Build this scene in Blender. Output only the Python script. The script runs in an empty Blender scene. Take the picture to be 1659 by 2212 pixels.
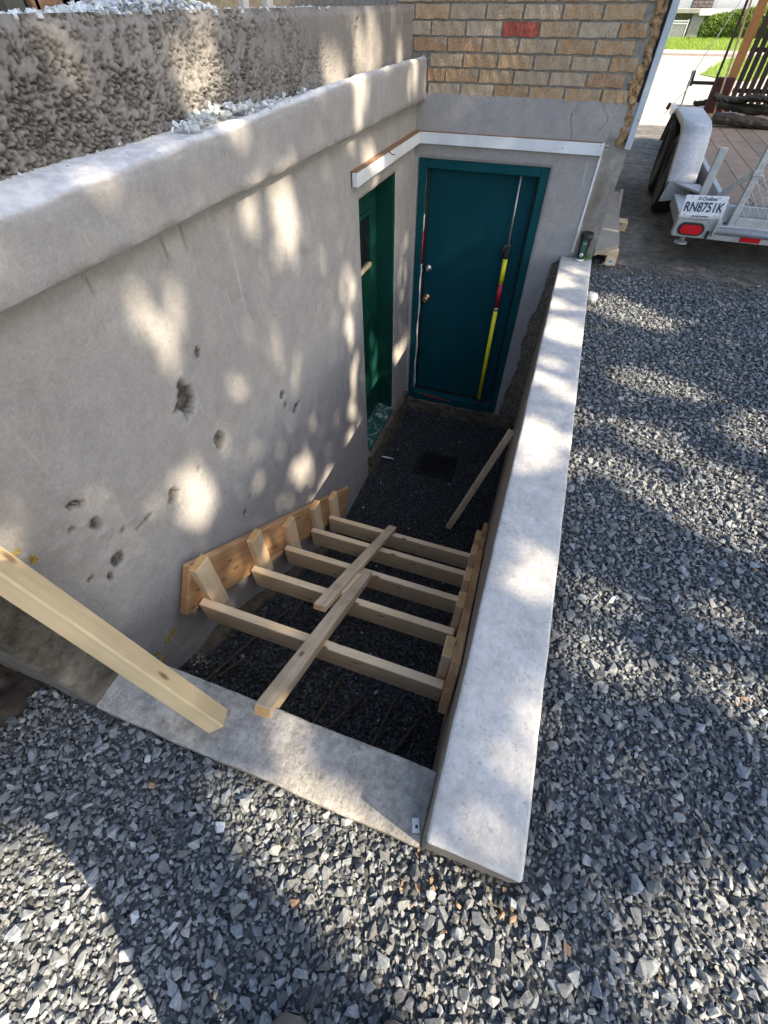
import bpy, bmesh, math, random
import numpy as np
from mathutils import Vector, Matrix, Quaternion

rnd = random.Random(7)
rng = np.random.default_rng(11)
scene = bpy.context.scene
COL = scene.collection

# ------------------------------------------------------------------ camera
PW, PH, FPX = 1659.0, 2212.0, 939.7           # pixel frame used when measuring the photograph
CAM = np.array([0.0, 0.0, 1.5])
_p, _a, _r = np.radians([49.63, 19.48, -0.12])
_fwd = np.array([-np.sin(_a)*np.cos(_p), np.cos(_a)*np.cos(_p), -np.sin(_p)])
_rt = np.array([np.cos(_a), np.sin(_a), 0.0])
_up = np.cross(_rt, _fwd)
CR = np.stack([_rt*np.cos(_r)+_up*np.sin(_r), _up*np.cos(_r)-_rt*np.sin(_r), -_fwd], 1)
cam = bpy.data.cameras.new('camera')
cam_o = bpy.data.objects.new('camera', cam); COL.objects.link(cam_o)
M = Matrix.Identity(4)
for i in range(3):
    for j in range(3):
        M[i][j] = float(CR[i, j])
    M[i][3] = float(CAM[i])
cam_o.matrix_world = M
cam.sensor_fit = 'HORIZONTAL'; cam.sensor_width = 36.0
cam.lens = FPX/PW*36.0
cam.clip_start = 0.02; cam.clip_end = 1000
scene.camera = cam_o

# ------------------------------------------------------------------ light
SEL, SAZ = math.radians(38), math.atan2(0.975, -0.222)     # sun elevation, rotation from +Y towards +X
SUN = np.array([math.sin(SAZ)*math.cos(SEL), math.cos(SAZ)*math.cos(SEL), math.sin(SEL)])
world = bpy.data.worlds.new('World'); scene.world = world; world.use_nodes = True
wn = world.node_tree.nodes; wl = world.node_tree.links
wn.clear()
sky = wn.new('ShaderNodeTexSky'); sky.sky_type = 'NISHITA'; sky.sun_disc = False
sky.sun_elevation = SEL; sky.sun_rotation = SAZ; sky.air_density = 1.0; sky.dust_density = 2.5; sky.ozone_density = 1.0
bg = wn.new('ShaderNodeBackground'); bg.inputs[1].default_value = 0.15
wo = wn.new('ShaderNodeOutputWorld')
wl.new(sky.outputs[0], bg.inputs[0]); wl.new(bg.outputs[0], wo.inputs[0])
sun = bpy.data.lights.new('sun', 'SUN'); sun.energy = 5.0; sun.angle = math.radians(0.53); sun.color = (1.0, 0.84, 0.63)
sun_o = bpy.data.objects.new('sun', sun); COL.objects.link(sun_o)
sun_o.rotation_euler = Vector(SUN.tolist()).to_track_quat('Z', 'Y').to_euler()
sun_o.location = (8, -2, 9)
scene.view_settings.view_transform = 'Standard'; scene.view_settings.look = 'None'
scene.view_settings.exposure = 1.42; scene.view_settings.gamma = 1.0
scene.view_settings.use_curve_mapping = False
scene.cycles.max_bounces = 6
scene.cycles.use_denoising = True


# ------------------------------------------------------------------ photo pixel -> point on a plane of the place
def ray(x, y):
    d = CR @ np.array([x-PW/2, -(y-PH/2), -FPX]); return d/np.linalg.norm(d)
def px(x, y, axis, val):
    d = ray(x, y); return CAM + d*((val-CAM[axis])/d[axis])
def pxp(x, y, n, p0):
    d = ray(x, y); n = np.array(n, float); p0 = np.array(p0, float)
    return CAM + d*(((p0-CAM) @ n)/(d @ n))
def proj(P):
    v = (np.asarray(P, float)-CAM) @ CR
    return np.stack([PW/2+FPX*v[..., 0]/-v[..., 2], PH/2-FPX*v[..., 1]/-v[..., 2], -v[..., 2]], -1)

# ------------------------------------------------------------------ noise
def _hash(ix, iy, seed):
    h = (ix.astype(np.int64)*374761393 + iy.astype(np.int64)*668265263 + seed*974634777) & 0x7fffffff
    h = ((h ^ (h >> 13))*1274126177) & 0x7fffffff
    return ((h ^ (h >> 16)) & 0xffff)/65535.0
def vnoise(x, y, seed=0):
    x = np.asarray(x, float); y = np.asarray(y, float)
    ix = np.floor(x).astype(int); iy = np.floor(y).astype(int)
    fx = x-ix; fy = y-iy; fx = fx*fx*(3-2*fx); fy = fy*fy*(3-2*fy)
    a = _hash(ix, iy, seed); b = _hash(ix+1, iy, seed); c = _hash(ix, iy+1, seed); d = _hash(ix+1, iy+1, seed)
    return (a*(1-fx)+b*fx)*(1-fy)+(c*(1-fx)+d*fx)*fy
def fbm(x, y, seed=0, oct=4):
    t = 0; a = .5; s = 0
    for k in range(oct):
        t = t+a*vnoise(np.asarray(x)*2**k, np.asarray(y)*2**k, seed+k); s += a; a *= .5
    return t/s
def worley(x, y, seed=0):
    x = np.asarray(x, float); y = np.asarray(y, float)
    ix = np.floor(x).astype(int); iy = np.floor(y).astype(int)
    d1 = np.full(x.shape, 9.0); d2 = np.full(x.shape, 9.0)
    for ox in (-1, 0, 1):
        for oy in (-1, 0, 1):
            cx = ix+ox; cy = iy+oy
            qx = cx+_hash(cx, cy, seed); qy = cy+_hash(cx, cy, seed+91)
            d = np.hypot(qx-x, qy-y)
            m = d < d1
            d2 = np.where(m, d1, np.minimum(d2, d)); d1 = np.where(m, d, d1)
    return d1, d2
def sstep(a, b, x):
    t = np.clip((np.asarray(x, float)-a)/(b-a), 0, 1); return t*t*(3-2*t)

# ------------------------------------------------------------------ materials
MATS = {}
class G:
    def __init__(s, name):
        s.m = bpy.data.materials.new(name); s.m.use_nodes = True
        s.t = s.m.node_tree; s.t.nodes.clear()
        s.out = s.t.nodes.new('ShaderNodeOutputMaterial')
        s.b = s.t.nodes.new('ShaderNodeBsdfPrincipled')
        s.t.links.new(s.b.outputs[0], s.out.inputs[0])
        s.tc = s.t.nodes.new('ShaderNodeTexCoord')
        MATS[name] = s.m
    def n(s, typ, **kw):
        o = s.t.nodes.new('ShaderNode'+typ)
        for k, v in kw.items():
            if k.startswith('i_'):
                o.inputs[k[2:].replace('_', ' ')].default_value = v
            else:
                setattr(o, k, v)
        return o
    def l(s, a, b): s.t.links.new(a, b)
    def coord(s, scale=(1, 1, 1), kind='Object'):
        mp = s.n('Mapping'); mp.inputs['Scale'].default_value = scale
        s.l(s.tc.outputs[kind], mp.inputs[0]); return mp.outputs[0]
    def noise(s, scale, detail=4, co=None, rough=.55, dist=0):
        o = s.n('TexNoise'); o.inputs['Scale'].default_value = scale; o.inputs['Detail'].default_value = detail
        o.inputs['Roughness'].default_value = rough; o.inputs['Distortion'].default_value = dist
        s.l(co if co is not None else s.tc.outputs['Object'], o.inputs['Vector']); return o.outputs['Fac']
    def voro(s, scale, co=None, feature='F1', out='Distance'):
        o = s.n('TexVoronoi'); o.feature = feature; o.inputs['Scale'].default_value = scale
        s.l(co if co is not None else s.tc.outputs['Object'], o.inputs['Vector']); return o.outputs[out]
    def ramp(s, fac, stops):
        o = s.n('ValToRGB'); e = o.color_ramp.elements
        while len(e) < len(stops): e.new(0.5)
        for k, (p, c) in enumerate(stops):
            e[k].position = p; e[k].color = (*c, 1) if len(c) == 3 else c
        s.l(fac, o.inputs[0]); return o.outputs[0]
    def mix(s, fac, a, b, typ='MIX'):
        o = s.n('Mix'); o.data_type = 'RGBA'; o.blend_type = typ
        if isinstance(fac, (int, float)): o.inputs[0].default_value = fac
        else: s.l(fac, o.inputs[0])
        for k, v in ((6, a), (7, b)):
            if isinstance(v, tuple): o.inputs[k].default_value = (*v, 1) if len(v) == 3 else v
            else: s.l(v, o.inputs[k])
        return o.outputs[2]
    def math(s, op, a, b=0.0):
        o = s.n('Math'); o.operation = op
        for k, v in ((0, a), (1, b)):
            if isinstance(v, (int, float)): o.inputs[k].default_value = v
            else: s.l(v, o.inputs[k])
        return o.outputs[0]
    def attr(s, name, out='Fac'):
        o = s.n('Attribute'); o.attribute_name = name; return o.outputs[out]
    def rand(s):
        return s.n('ObjectInfo').outputs['Random']
    def done(s, color, rough=.8, bump=None, bstr=.3, bdist=.01, metal=0.0, spec=.5):
        def put(k, v):
            if isinstance(v, (int, float)): s.b.inputs[k].default_value = v
            elif isinstance(v, tuple): s.b.inputs[k].default_value = (*v, 1)
            else: s.l(v, s.b.inputs[k])
        put('Base Color', color); put('Roughness', rough); put('Metallic', metal)
        s.b.inputs['Specular IOR Level'].default_value = spec
        if bump is not None:
            o = s.n('Bump'); o.inputs['Strength'].default_value = bstr; o.inputs['Distance'].default_value = bdist
            s.l(bump, o.inputs['Height']); s.l(o.outputs[0], s.b.inputs['Normal'])
        return s.m
def simple(name, col, rough=.6, metal=0.0, var=.25, scale=20, bstr=.15, spec=.5):
    g = G(name); n = g.noise(scale, 5)
    c1 = tuple(c*(1-var) for c in col); c2 = tuple(min(1, c*(1+var)) for c in col)
    return g.done(g.ramp(n, [(.3, c1), (.7, c2)]), rough, g.noise(scale*6, 3), bstr, .003, metal, spec)

def m_stucco(name, c1, c2, chipc=(.055, .052, .047)):
    g = G(name)
    big = g.noise(1.3, 6, rough=.65); mid = g.noise(11, 6, rough=.65); fine = g.noise(75, 4, rough=.7)
    col = g.ramp(big, [(.3, c1), (.7, c2)])
    col = g.mix(g.ramp(mid, [(.42, (0, 0, 0)), (.75, (.5, .5, .5))]), col, tuple(x*.78 for x in c1))
    col = g.mix(1.0, col, g.ramp(fine, [(.25, (.86, .86, .86)), (.7, (1.07, 1.07, 1.07))]), 'MULTIPLY')
    # thin pale scrape marks running down the render
    sc = g.noise(1, 3, g.coord((60, 60, 2.2)))
    sc2 = g.noise(2.3, 2)
    sm = g.math('MULTIPLY', g.ramp(sc, [(.62, (0, 0, 0)), (.68, (1, 1, 1))]), g.ramp(sc2, [(.48, (0, 0, 0)), (.6, (.4, .4, .4))]))
    col = g.mix(sm, col, (.50, .495, .48))
    # grime
    gr = g.noise(4.5, 7, rough=.75, dist=.6)
    col = g.mix(g.ramp(gr, [(.60, (0, 0, 0)), (.74, (.45, .45, .45))]), col, (.21, .195, .175))
    # fine specks
    sp = g.noise(38, 3, rough=.5)
    col = g.mix(g.ramp(sp, [(.235, (.75,)*3), (.265, (0, 0, 0))]), col, (.13, .115, .10))
    chip = g.attr('chip')
    cn = g.noise(55, 5, rough=.7)
    cc = g.ramp(cn, [(.3, tuple(x*.45 for x in chipc)), (.5, tuple(x*1.6 for x in chipc)), (.72, tuple(min(1, x*3.6) for x in chipc))])
    col = g.mix(chip, col, cc)
    dust_sun = g.attr('dust_sun'); dn = g.noise(30, 5, rough=.7)
    col = g.mix(g.math('MULTIPLY', dust_sun, g.ramp(dn, [(.3, (.5,)*3), (.6, (1,)*3)])), col, (.66, .675, .69))
    b = g.math('ADD', g.math('MULTIPLY', fine, .8), g.math('MULTIPLY', g.noise(170, 3), .35))
    return g.done(col, .9, b, .6, .006, spec=.2)
m_stucco('stucco', (.325, .318, .311), (.385, .377, .369))
m_stucco('stucco_front', (.325, .318, .311), (.385, .377, .369), (.115, .098, .075))
m_stucco('stucco_rough', (.225, .216, .205), (.285, .274, .262), (.034, .034, .038))

def m_concrete(name, dark, light, speck=.5, grain=120, blot=(.30, .70), rough=.85, streak=False, bstr=.35, mott=.25, mid=16, rust=.35):
    g = G(name)
    big = g.noise(2.2, 7, rough=.7); md = g.noise(mid, 7, rough=.72); sp = g.noise(grain, 4, rough=.65)
    col = g.ramp(big, [(blot[0], dark), (blot[1], light)])
    col = g.mix(1.0, col, g.ramp(md, [(.28, (1-mott*1.6,)*3), (.72, (1+mott,)*3)]), 'MULTIPLY')
    col = g.mix(g.ramp(sp, [(.30, (speck,)*3), (.43, (0, 0, 0))]), col, tuple(x*.35 for x in dark))
    col = g.mix(g.ramp(sp, [(.60, (0, 0, 0)), (.75, (speck*.4,)*3)]), col, tuple(min(1, x*1.35) for x in light))
    st = g.noise(5, 6, dist=1.2, rough=.65)
    col = g.mix(g.ramp(st, [(.60, (0, 0, 0)), (.78, (rust,)*3)]), col, (.27, .205, .135))
    if streak:
        sn = g.noise(1, 5, g.coord((6, .8, 40)), rough=.65)
        col = g.mix(g.ramp(sn, [(.4, (0, 0, 0)), (.62, (.6, .6, .6))]), col, (.15, .115, .085))
    chip = g.attr('chip')
    col = g.mix(chip, col, g.mix(g.noise(40, 4), (.09, .075, .055), (.22, .19, .15)))
    return g.done(col, rough, g.math('ADD', sp, g.math('MULTIPLY', md, .9)), bstr, .006, spec=.25)
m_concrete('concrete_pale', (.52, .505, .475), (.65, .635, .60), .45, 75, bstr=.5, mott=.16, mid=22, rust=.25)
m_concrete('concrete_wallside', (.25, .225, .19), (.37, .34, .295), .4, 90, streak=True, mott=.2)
m_concrete('concrete_curb', (.30, .285, .25), (.50, .475, .425), .60, 60, bstr=1.0, mott=.36, mid=20)
m_concrete('concrete_damp', (.026, .021, .014), (.17, .155, .13), .35, 70, blot=(.43, .62), rough=.5, mott=.4, bstr=.5)
m_concrete('concrete_bare', (.19, .18, .16), (.34, .325, .30), .3, 70, mott=.25)
m_concrete('footing', (.075, .06, .042), (.18, .15, .11), .5, 50, bstr=.9, mott=.4)
m_concrete('street', (.33, .31, .27), (.42, .39, .34), .15, 30, bstr=.1, mott=.1)
m_concrete('asphalt', (.105, .100, .088), (.215, .205, .18), .6, 55, blot=(.36, .66), bstr=.8, mott=.45, mid=9, rust=.25)
m_concrete('slab_stone', (.29, .265, .22), (.40, .37, .31), .15, 60, bstr=.2, mott=.15, mid=7)
m_concrete('ground_dirt', (.10, .09, .075), (.17, .16, .14), .4, 60, bstr=.6)

def m_gravel(name, mul=1.0, bedd=False):
    g = G(name)
    if bedd:
        v = g.n('TexVoronoi'); v.inputs['Scale'].default_value = 60; g.l(g.tc.outputs['Object'], v.inputs['Vector'])
        col = g.ramp(g.math('MULTIPLY', v.outputs['Color'], 1.0), [(0, (.022*mul, .024*mul, .026*mul)), (1, (.15*mul, .16*mul, .165*mul))])
        return g.done(col, .85, g.math('SUBTRACT', 1.0, v.outputs['Distance']), 1.0, .012, spec=.3)
    col = g.attr('Col', 'Color')
    n = g.noise(130, 4)
    col = g.mix(1.0, col, g.ramp(n, [(.25, (.62, .62, .62)), (.75, (1.25, 1.25, 1.25))]), 'MULTIPLY')
    return g.done(col, g.ramp(g.noise(60, 2), [(.3, (.5,)*3), (.7, (.8,)*3)]), n, .35, .004, spec=.45)
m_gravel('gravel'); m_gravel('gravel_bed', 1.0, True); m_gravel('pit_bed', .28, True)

def m_wood(name, base, dark, knot=(.16, .075, .03), var=.22, rough=.72, dirty=0.0):
    g = G(name)
    co = g.coord((1.6, 26, 26))
    off = g.n('VectorMath'); off.operation = 'ADD'
    g.l(co, off.inputs[0]); rr = g.rand()
    cb = g.n('CombineXYZ'); r2 = g.math('MULTIPLY', rr, 37.0)
    for k in range(3): g.l(r2, cb.inputs[k])
    g.l(cb.outputs[0], off.inputs[1])
    grain = g.noise(1.6, 6, off.outputs[0], .65, .6)
    col = g.ramp(grain, [(.28, dark), (.5, tuple((a+b)/2 for a, b in zip(base, dark))), (.72, base)])
    k = g.voro(1.0, g.coord((5.5, 14, 14)))
    col = g.mix(g.ramp(k, [(.07, (.85,)*3), (.15, (0, 0, 0))]), col, knot)
    bl = g.noise(5, 3)
    col = g.mix(g.ramp(bl, [(.45, (0, 0, 0)), (.75, (.45+dirty,)*3)]), col, tuple(x*.62 for x in dark))
    hue = g.n('HueSaturation'); g.l(col, hue.inputs['Color'])
    g.l(g.math('ADD', g.math('MULTIPLY', rr, var*2), 1-var), hue.inputs['Value'])
    return g.done(hue.outputs[0], rough, grain, .3, .003, spec=.3)
m_wood('lumber', (.84, .67, .44), (.66, .48, .28), var=.07, dirty=-.2)
m_wood('lumber_new', (.70, .56, .34), (.56, .42, .23), var=.05)
m_wood('lumber_grey', (.72, .59, .42), (.46, .33, .20), var=.08, dirty=.1)
m_wood('form_board', (.62, .39, .205), (.36, .185, .075), var=.08, dirty=.2)
m_wood('end_grain', (.66, .42, .19), (.52, .30, .11), var=.1)
m_wood('deck_wood', (.40, .30, .22), (.27, .19, .13), var=.15)
m_wood('old_slat', (.085, .062, .05), (.035, .026, .022), var=.3)
m_wood('cedar_post', (.56, .29, .11), (.44, .20, .07), var=.05)
m_wood('bark', (.11, .09, .06), (.02, .017, .014), var=.2, dirty=.3)

def m_brick():
    g = G('brick')
    r = g.rand()
    base = g.ramp(r, [(0, (.36, .215, .115)), (.35, (.43, .285, .155)), (.65, (.36, .27, .175)), (1, (.44, .36, .26))])
    n = g.noise(26, 5, dist=.8)
    col = g.mix(g.ramp(n, [(.45, (0, 0, 0)), (.66, (.75,)*3)]), base, (.40, .35, .27))
    n2 = g.noise(45, 4, g.coord((2.2, 1, .6)))
    col = g.mix(g.ramp(n2, [(.58, (0, 0, 0)), (.7, (.6,)*3)]), col, (.20, .125, .075))
    return g.done(col, .88, g.math('ADD', n, g.noise(70, 5)), .9, .008, spec=.2)
m_brick()
simple('brick_red', (.31, .075, .05), .88, var=.5, scale=40, bstr=.7)
simple('mortar', (.245, .23, .20), .92, var=.25, scale=40, bstr=.6)
g = G('foam'); n = g.noise(22, 5, dist=1.0)
g.done(g.ramp(n, [(.28, (.06, .04, .025)), (.45, (.27, .17, .085)), (.7, (.52, .36, .19))]), .9, n, 1.0, .02, spec=.2)

def m_paint(name, col, rough=.38, wear=.0, wc=(.4, .4, .38)):
    g = G(name)
    n = g.noise(3.5, 5); f = g.noise(90, 3)
    c = g.ramp(n, [(.3, tuple(x*.82 for x in col)), (.7, tuple(min(1, x*1.15) for x in col))])
    if wear:
        w = g.noise(16, 6, dist=1.5)
        c = g.mix(g.ramp(w, [(.68-wear*.15, (0, 0, 0)), (.74-wear*.15, (.85,)*3)]), c, wc)
    return g.done(c, g.ramp(g.noise(9, 4), [(.3, (rough,)*3), (.7, (min(1, rough+.22),)*3)]), f, .10, .003, spec=.15 if 'teal' in name or 'green' in name else .5)
m_paint('door_teal', (.001, .048, .062), .55)
m_paint('frame_teal', (.0015, .058, .068), .5, .06, (.16, .18, .17))
m_paint('sill_green', (.018, .085, .070), .35, .9, (.30, .33, .30))
m_paint('door_green', (.005, .050, .036), .45)
m_paint('trim_white', (.66, .70, .735), .40, .05, (.40, .40, .40))
m_paint('board_blue_white', (.46, .52, .56), .5, .1, (.3, .3, .3))
m_paint('yellow_paint', (.85, .78, .02), .35)
m_paint('red_paint', (.42, .015, .03), .4, .3, (.6, .5, .5))
m_paint('white_paint', (.72, .72, .70), .45)
m_paint('black_plastic', (.012, .012, .014), .45)
m_paint('grate_black', (.006, .006, .007), .5)
m_paint('dark_red', (.07, .015, .012), .5)
simple('rust_wood', (.24, .145, .085), .85, var=.5, scale=60)
simple('red_scuff', (.33, .03, .035), .6, var=.5, scale=50)
simple('rebar_steel', (.085, .062, .045), .8, metal=.3, var=.5, scale=80, bstr=.6)
simple('chrome', (.60, .60, .58), .28, metal=.95, var=.1)
simple('brass', (.62, .40, .22), .28, metal=.95, var=.2)
simple('steel_rod', (.42, .42, .40), .45, metal=.7)
g = G('galvanised'); v = g.n('TexVoronoi'); v.inputs['Scale'].default_value = 45; g.l(g.tc.outputs['Object'], v.inputs['Vector'])
n = g.noise(4, 5)
g.done(g.mix(g.ramp(n, [(.35, (0, 0, 0)), (.75, (.5,)*3)]), g.ramp(v.outputs['Color'], [(0, (.46, .48, .49)), (1, (.62, .64, .655))]), (.33, .33, .32)), .48, v.outputs['Distance'], .06, .002, .55)
simple('rubber', (.021, .020, .019), .75, var=.4, scale=30, bstr=.3)
simple('rubber_wall', (.075, .068, .055), .8, var=.4, scale=20)
g = G('red_lens'); w = g.n('TexWave'); w.inputs['Scale'].default_value = 28; g.l(g.tc.outputs['Object'], w.inputs['Vector'])
g.done((.62, .012, .02), .18, w.outputs['Fac'], .6, .003)
simple('plate_white', (.74, .75, .76), .35, var=.06)
simple('plate_blue', (.012, .022, .085), .4, var=.1)
simple('cup_dark', (.030, .016, .012), .4, var=.2)
simple('cup_green', (.006, .095, .070), .4, var=.15)
simple('cup_white', (.80, .80, .78), .45, var=.05)
simple('leaf_text', (.45, .72, .62), .5, var=.05)
simple('soil', (.028, .022, .017), .95, var=.6, scale=30, bstr=1.0)
simple('foam_yellow', (.50, .36, .03), .8, var=.5, scale=90, bstr=1.0)
simple('deck_post', (.10, .105, .09), .85, var=.35, scale=12)
simple('dark_void', (.012, .012, .012), .9)
simple('bark_trunk', (.10, .075, .055), .95, var=.4, scale=14, bstr=1.0)
def m_leaf(name, a, b, tr=.25):
    g = G(name)
    g.done(g.mix(g.attr('Col'), a, b), .6, spec=.25)
    if tr:
        t = g.n('BsdfTranslucent'); t.inputs[0].default_value = (*tuple(min(1, x*1.4) for x in b), 1)
        mx = g.n('MixShader'); mx.inputs[0].default_value = tr
        g.l(g.b.outputs[0], mx.inputs[1]); g.l(t.outputs[0], mx.inputs[2]); g.l(mx.outputs[0], g.out.inputs[0])
m_leaf('leaf_tree', (.035, .075, .018), (.06, .12, .03), .18)
m_leaf('leaf_hedge', (.07, .13, .022), (.20, .27, .05), .3)
m_leaf('leaf_grass', (.13, .22, .03), (.27, .36, .06), .3)
m_leaf('leaf_weed', (.04, .16, .02), (.07, .24, .03), .2)
simple('cloth_trousers', (.035, .04, .05), .9, var=.2)
simple('cloth_shirt', (.10, .11, .12), .9, var=.2)
simple('skin', (.50, .30, .22), .55, var=.08)
simple('boot_leather', (.16, .145, .125), .6, var=.3, scale=30)
simple('hair', (.03, .02, .015), .7, var=.3)
simple('house_grey', (.34, .33, .30), .9, var=.12, scale=3)
simple('house_white', (.72, .72, .70), .7, var=.06, scale=3)
simple('shingle', (.07, .065, .062), .9, var=.3, scale=10)
simple('field_stone', (.34, .27, .22), .9, var=.35, scale=6)
simple('glass_dark', (.012, .016, .016), .12, var=.1)
simple('kerb_pink', (.38, .30, .27), .9, var=.12, scale=4)
simple('stone_white', (.52, .53, .53), .85, var=.2, scale=40)
simple('paper', (.78, .79, .80), .7, var=.03)

# ------------------------------------------------------------------ object helpers
WM = {}
def attach(o, parent, basis=None):
    basis = basis or Matrix.Identity(4)
    o.matrix_basis = basis
    WM[o.name] = basis
    if parent is not None:
        o.parent = parent
        o.matrix_parent_inverse = WM[parent.name].inverted()
    return o
def tag(o, label=None, cat=None, group=None, kind=None):
    for k, v in (('label', label), ('category', cat), ('group', group), ('kind', kind)):
        if v: o[k] = v
    return o
def thing(name, loc, label, cat, group=None):
    o = bpy.data.objects.new(name, None); COL.objects.link(o); o.empty_display_size = .1
    attach(o, None, Matrix.Translation(Vector([float(v) for v in loc])))
    return tag(o, label, cat, group)
def put(name, me, parent=None, basis=None):
    o = bpy.data.objects.new(name, me); COL.objects.link(o); return attach(o, parent, basis)
def mesh(name, V, F, mats, smooth=False, mi=None):
    me = bpy.data.meshes.new(name)
    me.from_pydata([tuple(map(float, v)) for v in V], [], [tuple(int(i) for i in f) for f in F])
    for m in ([mats] if isinstance(mats, str) else mats): me.materials.append(MATS[m])
    if mi is not None: me.polygons.foreach_set('material_index', mi)
    if smooth: me.polygons.foreach_set('use_smooth', [True]*len(me.polygons))
    me.update(); return me
def bigmesh(name, V, F, mat, smooth=False):
    """V (n,3), F (m,k) arrays of equal polygon size"""
    me = bpy.data.meshes.new(name)
    n = len(V); m, k = F.shape
    me.vertices.add(n); me.vertices.foreach_set('co', np.ascontiguousarray(V, np.float32).ravel())
    me.loops.add(m*k); me.loops.foreach_set('vertex_index', np.ascontiguousarray(F, np.int32).ravel())
    me.polygons.add(m); me.polygons.foreach_set('loop_start', np.arange(0, m*k, k, dtype=np.int32))
    me.polygons.foreach_set('use_smooth', np.full(m, smooth))
    me.materials.append(MATS[mat]); me.update(calc_edges=True); me.validate(); return me
def vcol(me, C, name='Col'):
    a = me.attributes.new(name, 'FLOAT_COLOR', 'POINT')
    C = np.asarray(C, np.float32)
    if C.shape[1] == 3: C = np.concatenate([C, np.ones((len(C), 1), np.float32)], 1)
    a.data.foreach_set('color', C.ravel())
def vfloat(me, A, name):
    a = me.attributes.new(name, 'FLOAT', 'POINT'); a.data.foreach_set('value', np.asarray(A, np.float32).ravel())
def boxmesh(name, size, mats, bevel=.003, seg=1, jitter=0.0, endmat=False, cuts=0):
    bm = bmesh.new(); bmesh.ops.create_cube(bm, size=1.0)
    for v in bm.verts: v.co = Vector((v.co.x*size[0], v.co.y*size[1], v.co.z*size[2]))
    if cuts:
        bmesh.ops.subdivide_edges(bm, edges=[e for e in bm.edges if abs((e.verts[0].co-e.verts[1].co).x) > size[0]*.5], cuts=cuts)
        for v in bm.verts:
            v.co.y += rnd.uniform(-1, 1)*jitter; v.co.z += rnd.uniform(-1, 1)*jitter
    if bevel: bmesh.ops.bevel(bm, geom=[e for e in bm.edges if e.calc_face_angle(0) > .5], offset=bevel, segments=seg, affect='EDGES', profile=.6)
    if jitter and not cuts:
        for v in bm.verts: v.co += Vector([rnd.uniform(-1, 1)*jitter for _ in range(3)])
    me = bpy.data.meshes.new(name)
    for m in ([mats] if isinstance(mats, str) else mats): me.materials.append(MATS[m])
    bm.to_mesh(me); bm.free()
    if endmat:
        for p in me.polygons:
            if abs(p.normal.x) > .8: p.material_index = 1
    me.update(); return me
def box(name, lo, hi, mats, parent=None, bevel=.003, **kw):
    lo = np.array(lo, float); hi = np.array(hi, float)
    c = (lo+hi)/2
    return put(name, boxmesh(name, hi-lo, mats, bevel, **kw), parent, Matrix.Translation(Vector(c.tolist())))
def frame(p0, p1, up):
    p0 = Vector([float(v) for v in p0]); p1 = Vector([float(v) for v in p1]); x = (p1-p0).normalized(); up = Vector([float(v) for v in up])
    y = up.cross(x).normalized(); z = x.cross(y)
    R = Matrix((x, y, z)).transposed().to_4x4()
    return Matrix.Translation((p0+p1)/2) @ R, (p1-p0).length
def bar(name, p0, p1, w, t, up=(0, 0, 1), mats=('lumber', 'end_grain'), parent=None, bevel=.003, jitter=.0, cuts=0):
    """board from p0 to p1; t along up, w across"""
    Mx, L = frame(p0, p1, up)
    mats = [mats] if isinstance(mats, str) else list(mats)
    return put(name, boxmesh(name, (L, w, t), mats, bevel, endmat=len(mats) > 1, jitter=jitter, cuts=cuts), parent, Mx)
def tube_data(path, radii, seg=8, cap=True):
    P = [np.array(p, float) for p in path]; V = []; F = []
    n = len(P); radii = [radii]*n if isinstance(radii, (int, float)) else radii
    ref = None
    for i in range(n):
        d = P[min(i+1, n-1)]-P[max(i-1, 0)]; d = d/np.linalg.norm(d)
        if ref is None: ref = np.cross(d, [0, 0, 1.0] if abs(d[2]) < .9 else [1.0, 0, 0])
        a = ref-d*(ref @ d); a /= np.linalg.norm(a); ref = a; b = np.cross(d, a)
        for k in range(seg):
            t = 2*math.pi*k/seg; V.append(P[i]+radii[i]*(math.cos(t)*a+math.sin(t)*b))
    for i in range(n-1):
        for k in range(seg):
            F.append((i*seg+k, i*seg+(k+1) % seg, (i+1)*seg+(k+1) % seg, (i+1)*seg+k))
    if cap:
        F.append(tuple(range(seg))[::-1]); F.append(tuple((n-1)*seg+k for k in range(seg)))
    return V, F
def tube(name, path, radii, mat, parent=None, seg=8, smooth=True):
    V, F = tube_data(path, radii, seg); return put(name, mesh(name, V, F, mat, smooth), parent)
def lathe(name, prof, mat, centre, parent=None, seg=24, axis='Z', basis=None):
    V = []; F = []
    for r, z in prof:
        for k in range(seg):
            t = 2*math.pi*k/seg; V.append((r*math.cos(t), r*math.sin(t), z))
    n = len(prof)
    for i in range(n-1):
        for k in range(seg): F.append((i*seg+k, i*seg+(k+1) % seg, (i+1)*seg+(k+1) % seg, (i+1)*seg+k))
    F.append(tuple(range(seg))[::-1]); F.append(tuple((n-1)*seg+k for k in range(seg)))
    B = basis or Matrix.Translation(Vector([float(v) for v in centre]))
    return put(name, mesh(name, V, F, mat, True), parent, B)
def prism(name, pts, axis, a, b, mat, parent=None):
    """polygon pts extruded along axis from a to b"""
    n = len(pts); V = []
    for w in (a, b):
        for (p, q) in pts:
            v = [p, q]; v.insert(axis, w); V.append(v)
    F = [tuple(range(n))[::-1], tuple(range(n, 2*n))]+[(i, (i+1) % n, n+(i+1) % n, n+i) for i in range(n)]
    me = mesh(name, V, F, mat)
    bm = bmesh.new(); bm.from_mesh(me); bmesh.ops.recalc_face_normals(bm, faces=bm.faces); bm.to_mesh(me); bm.free()
    return put(name, me, parent)
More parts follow.
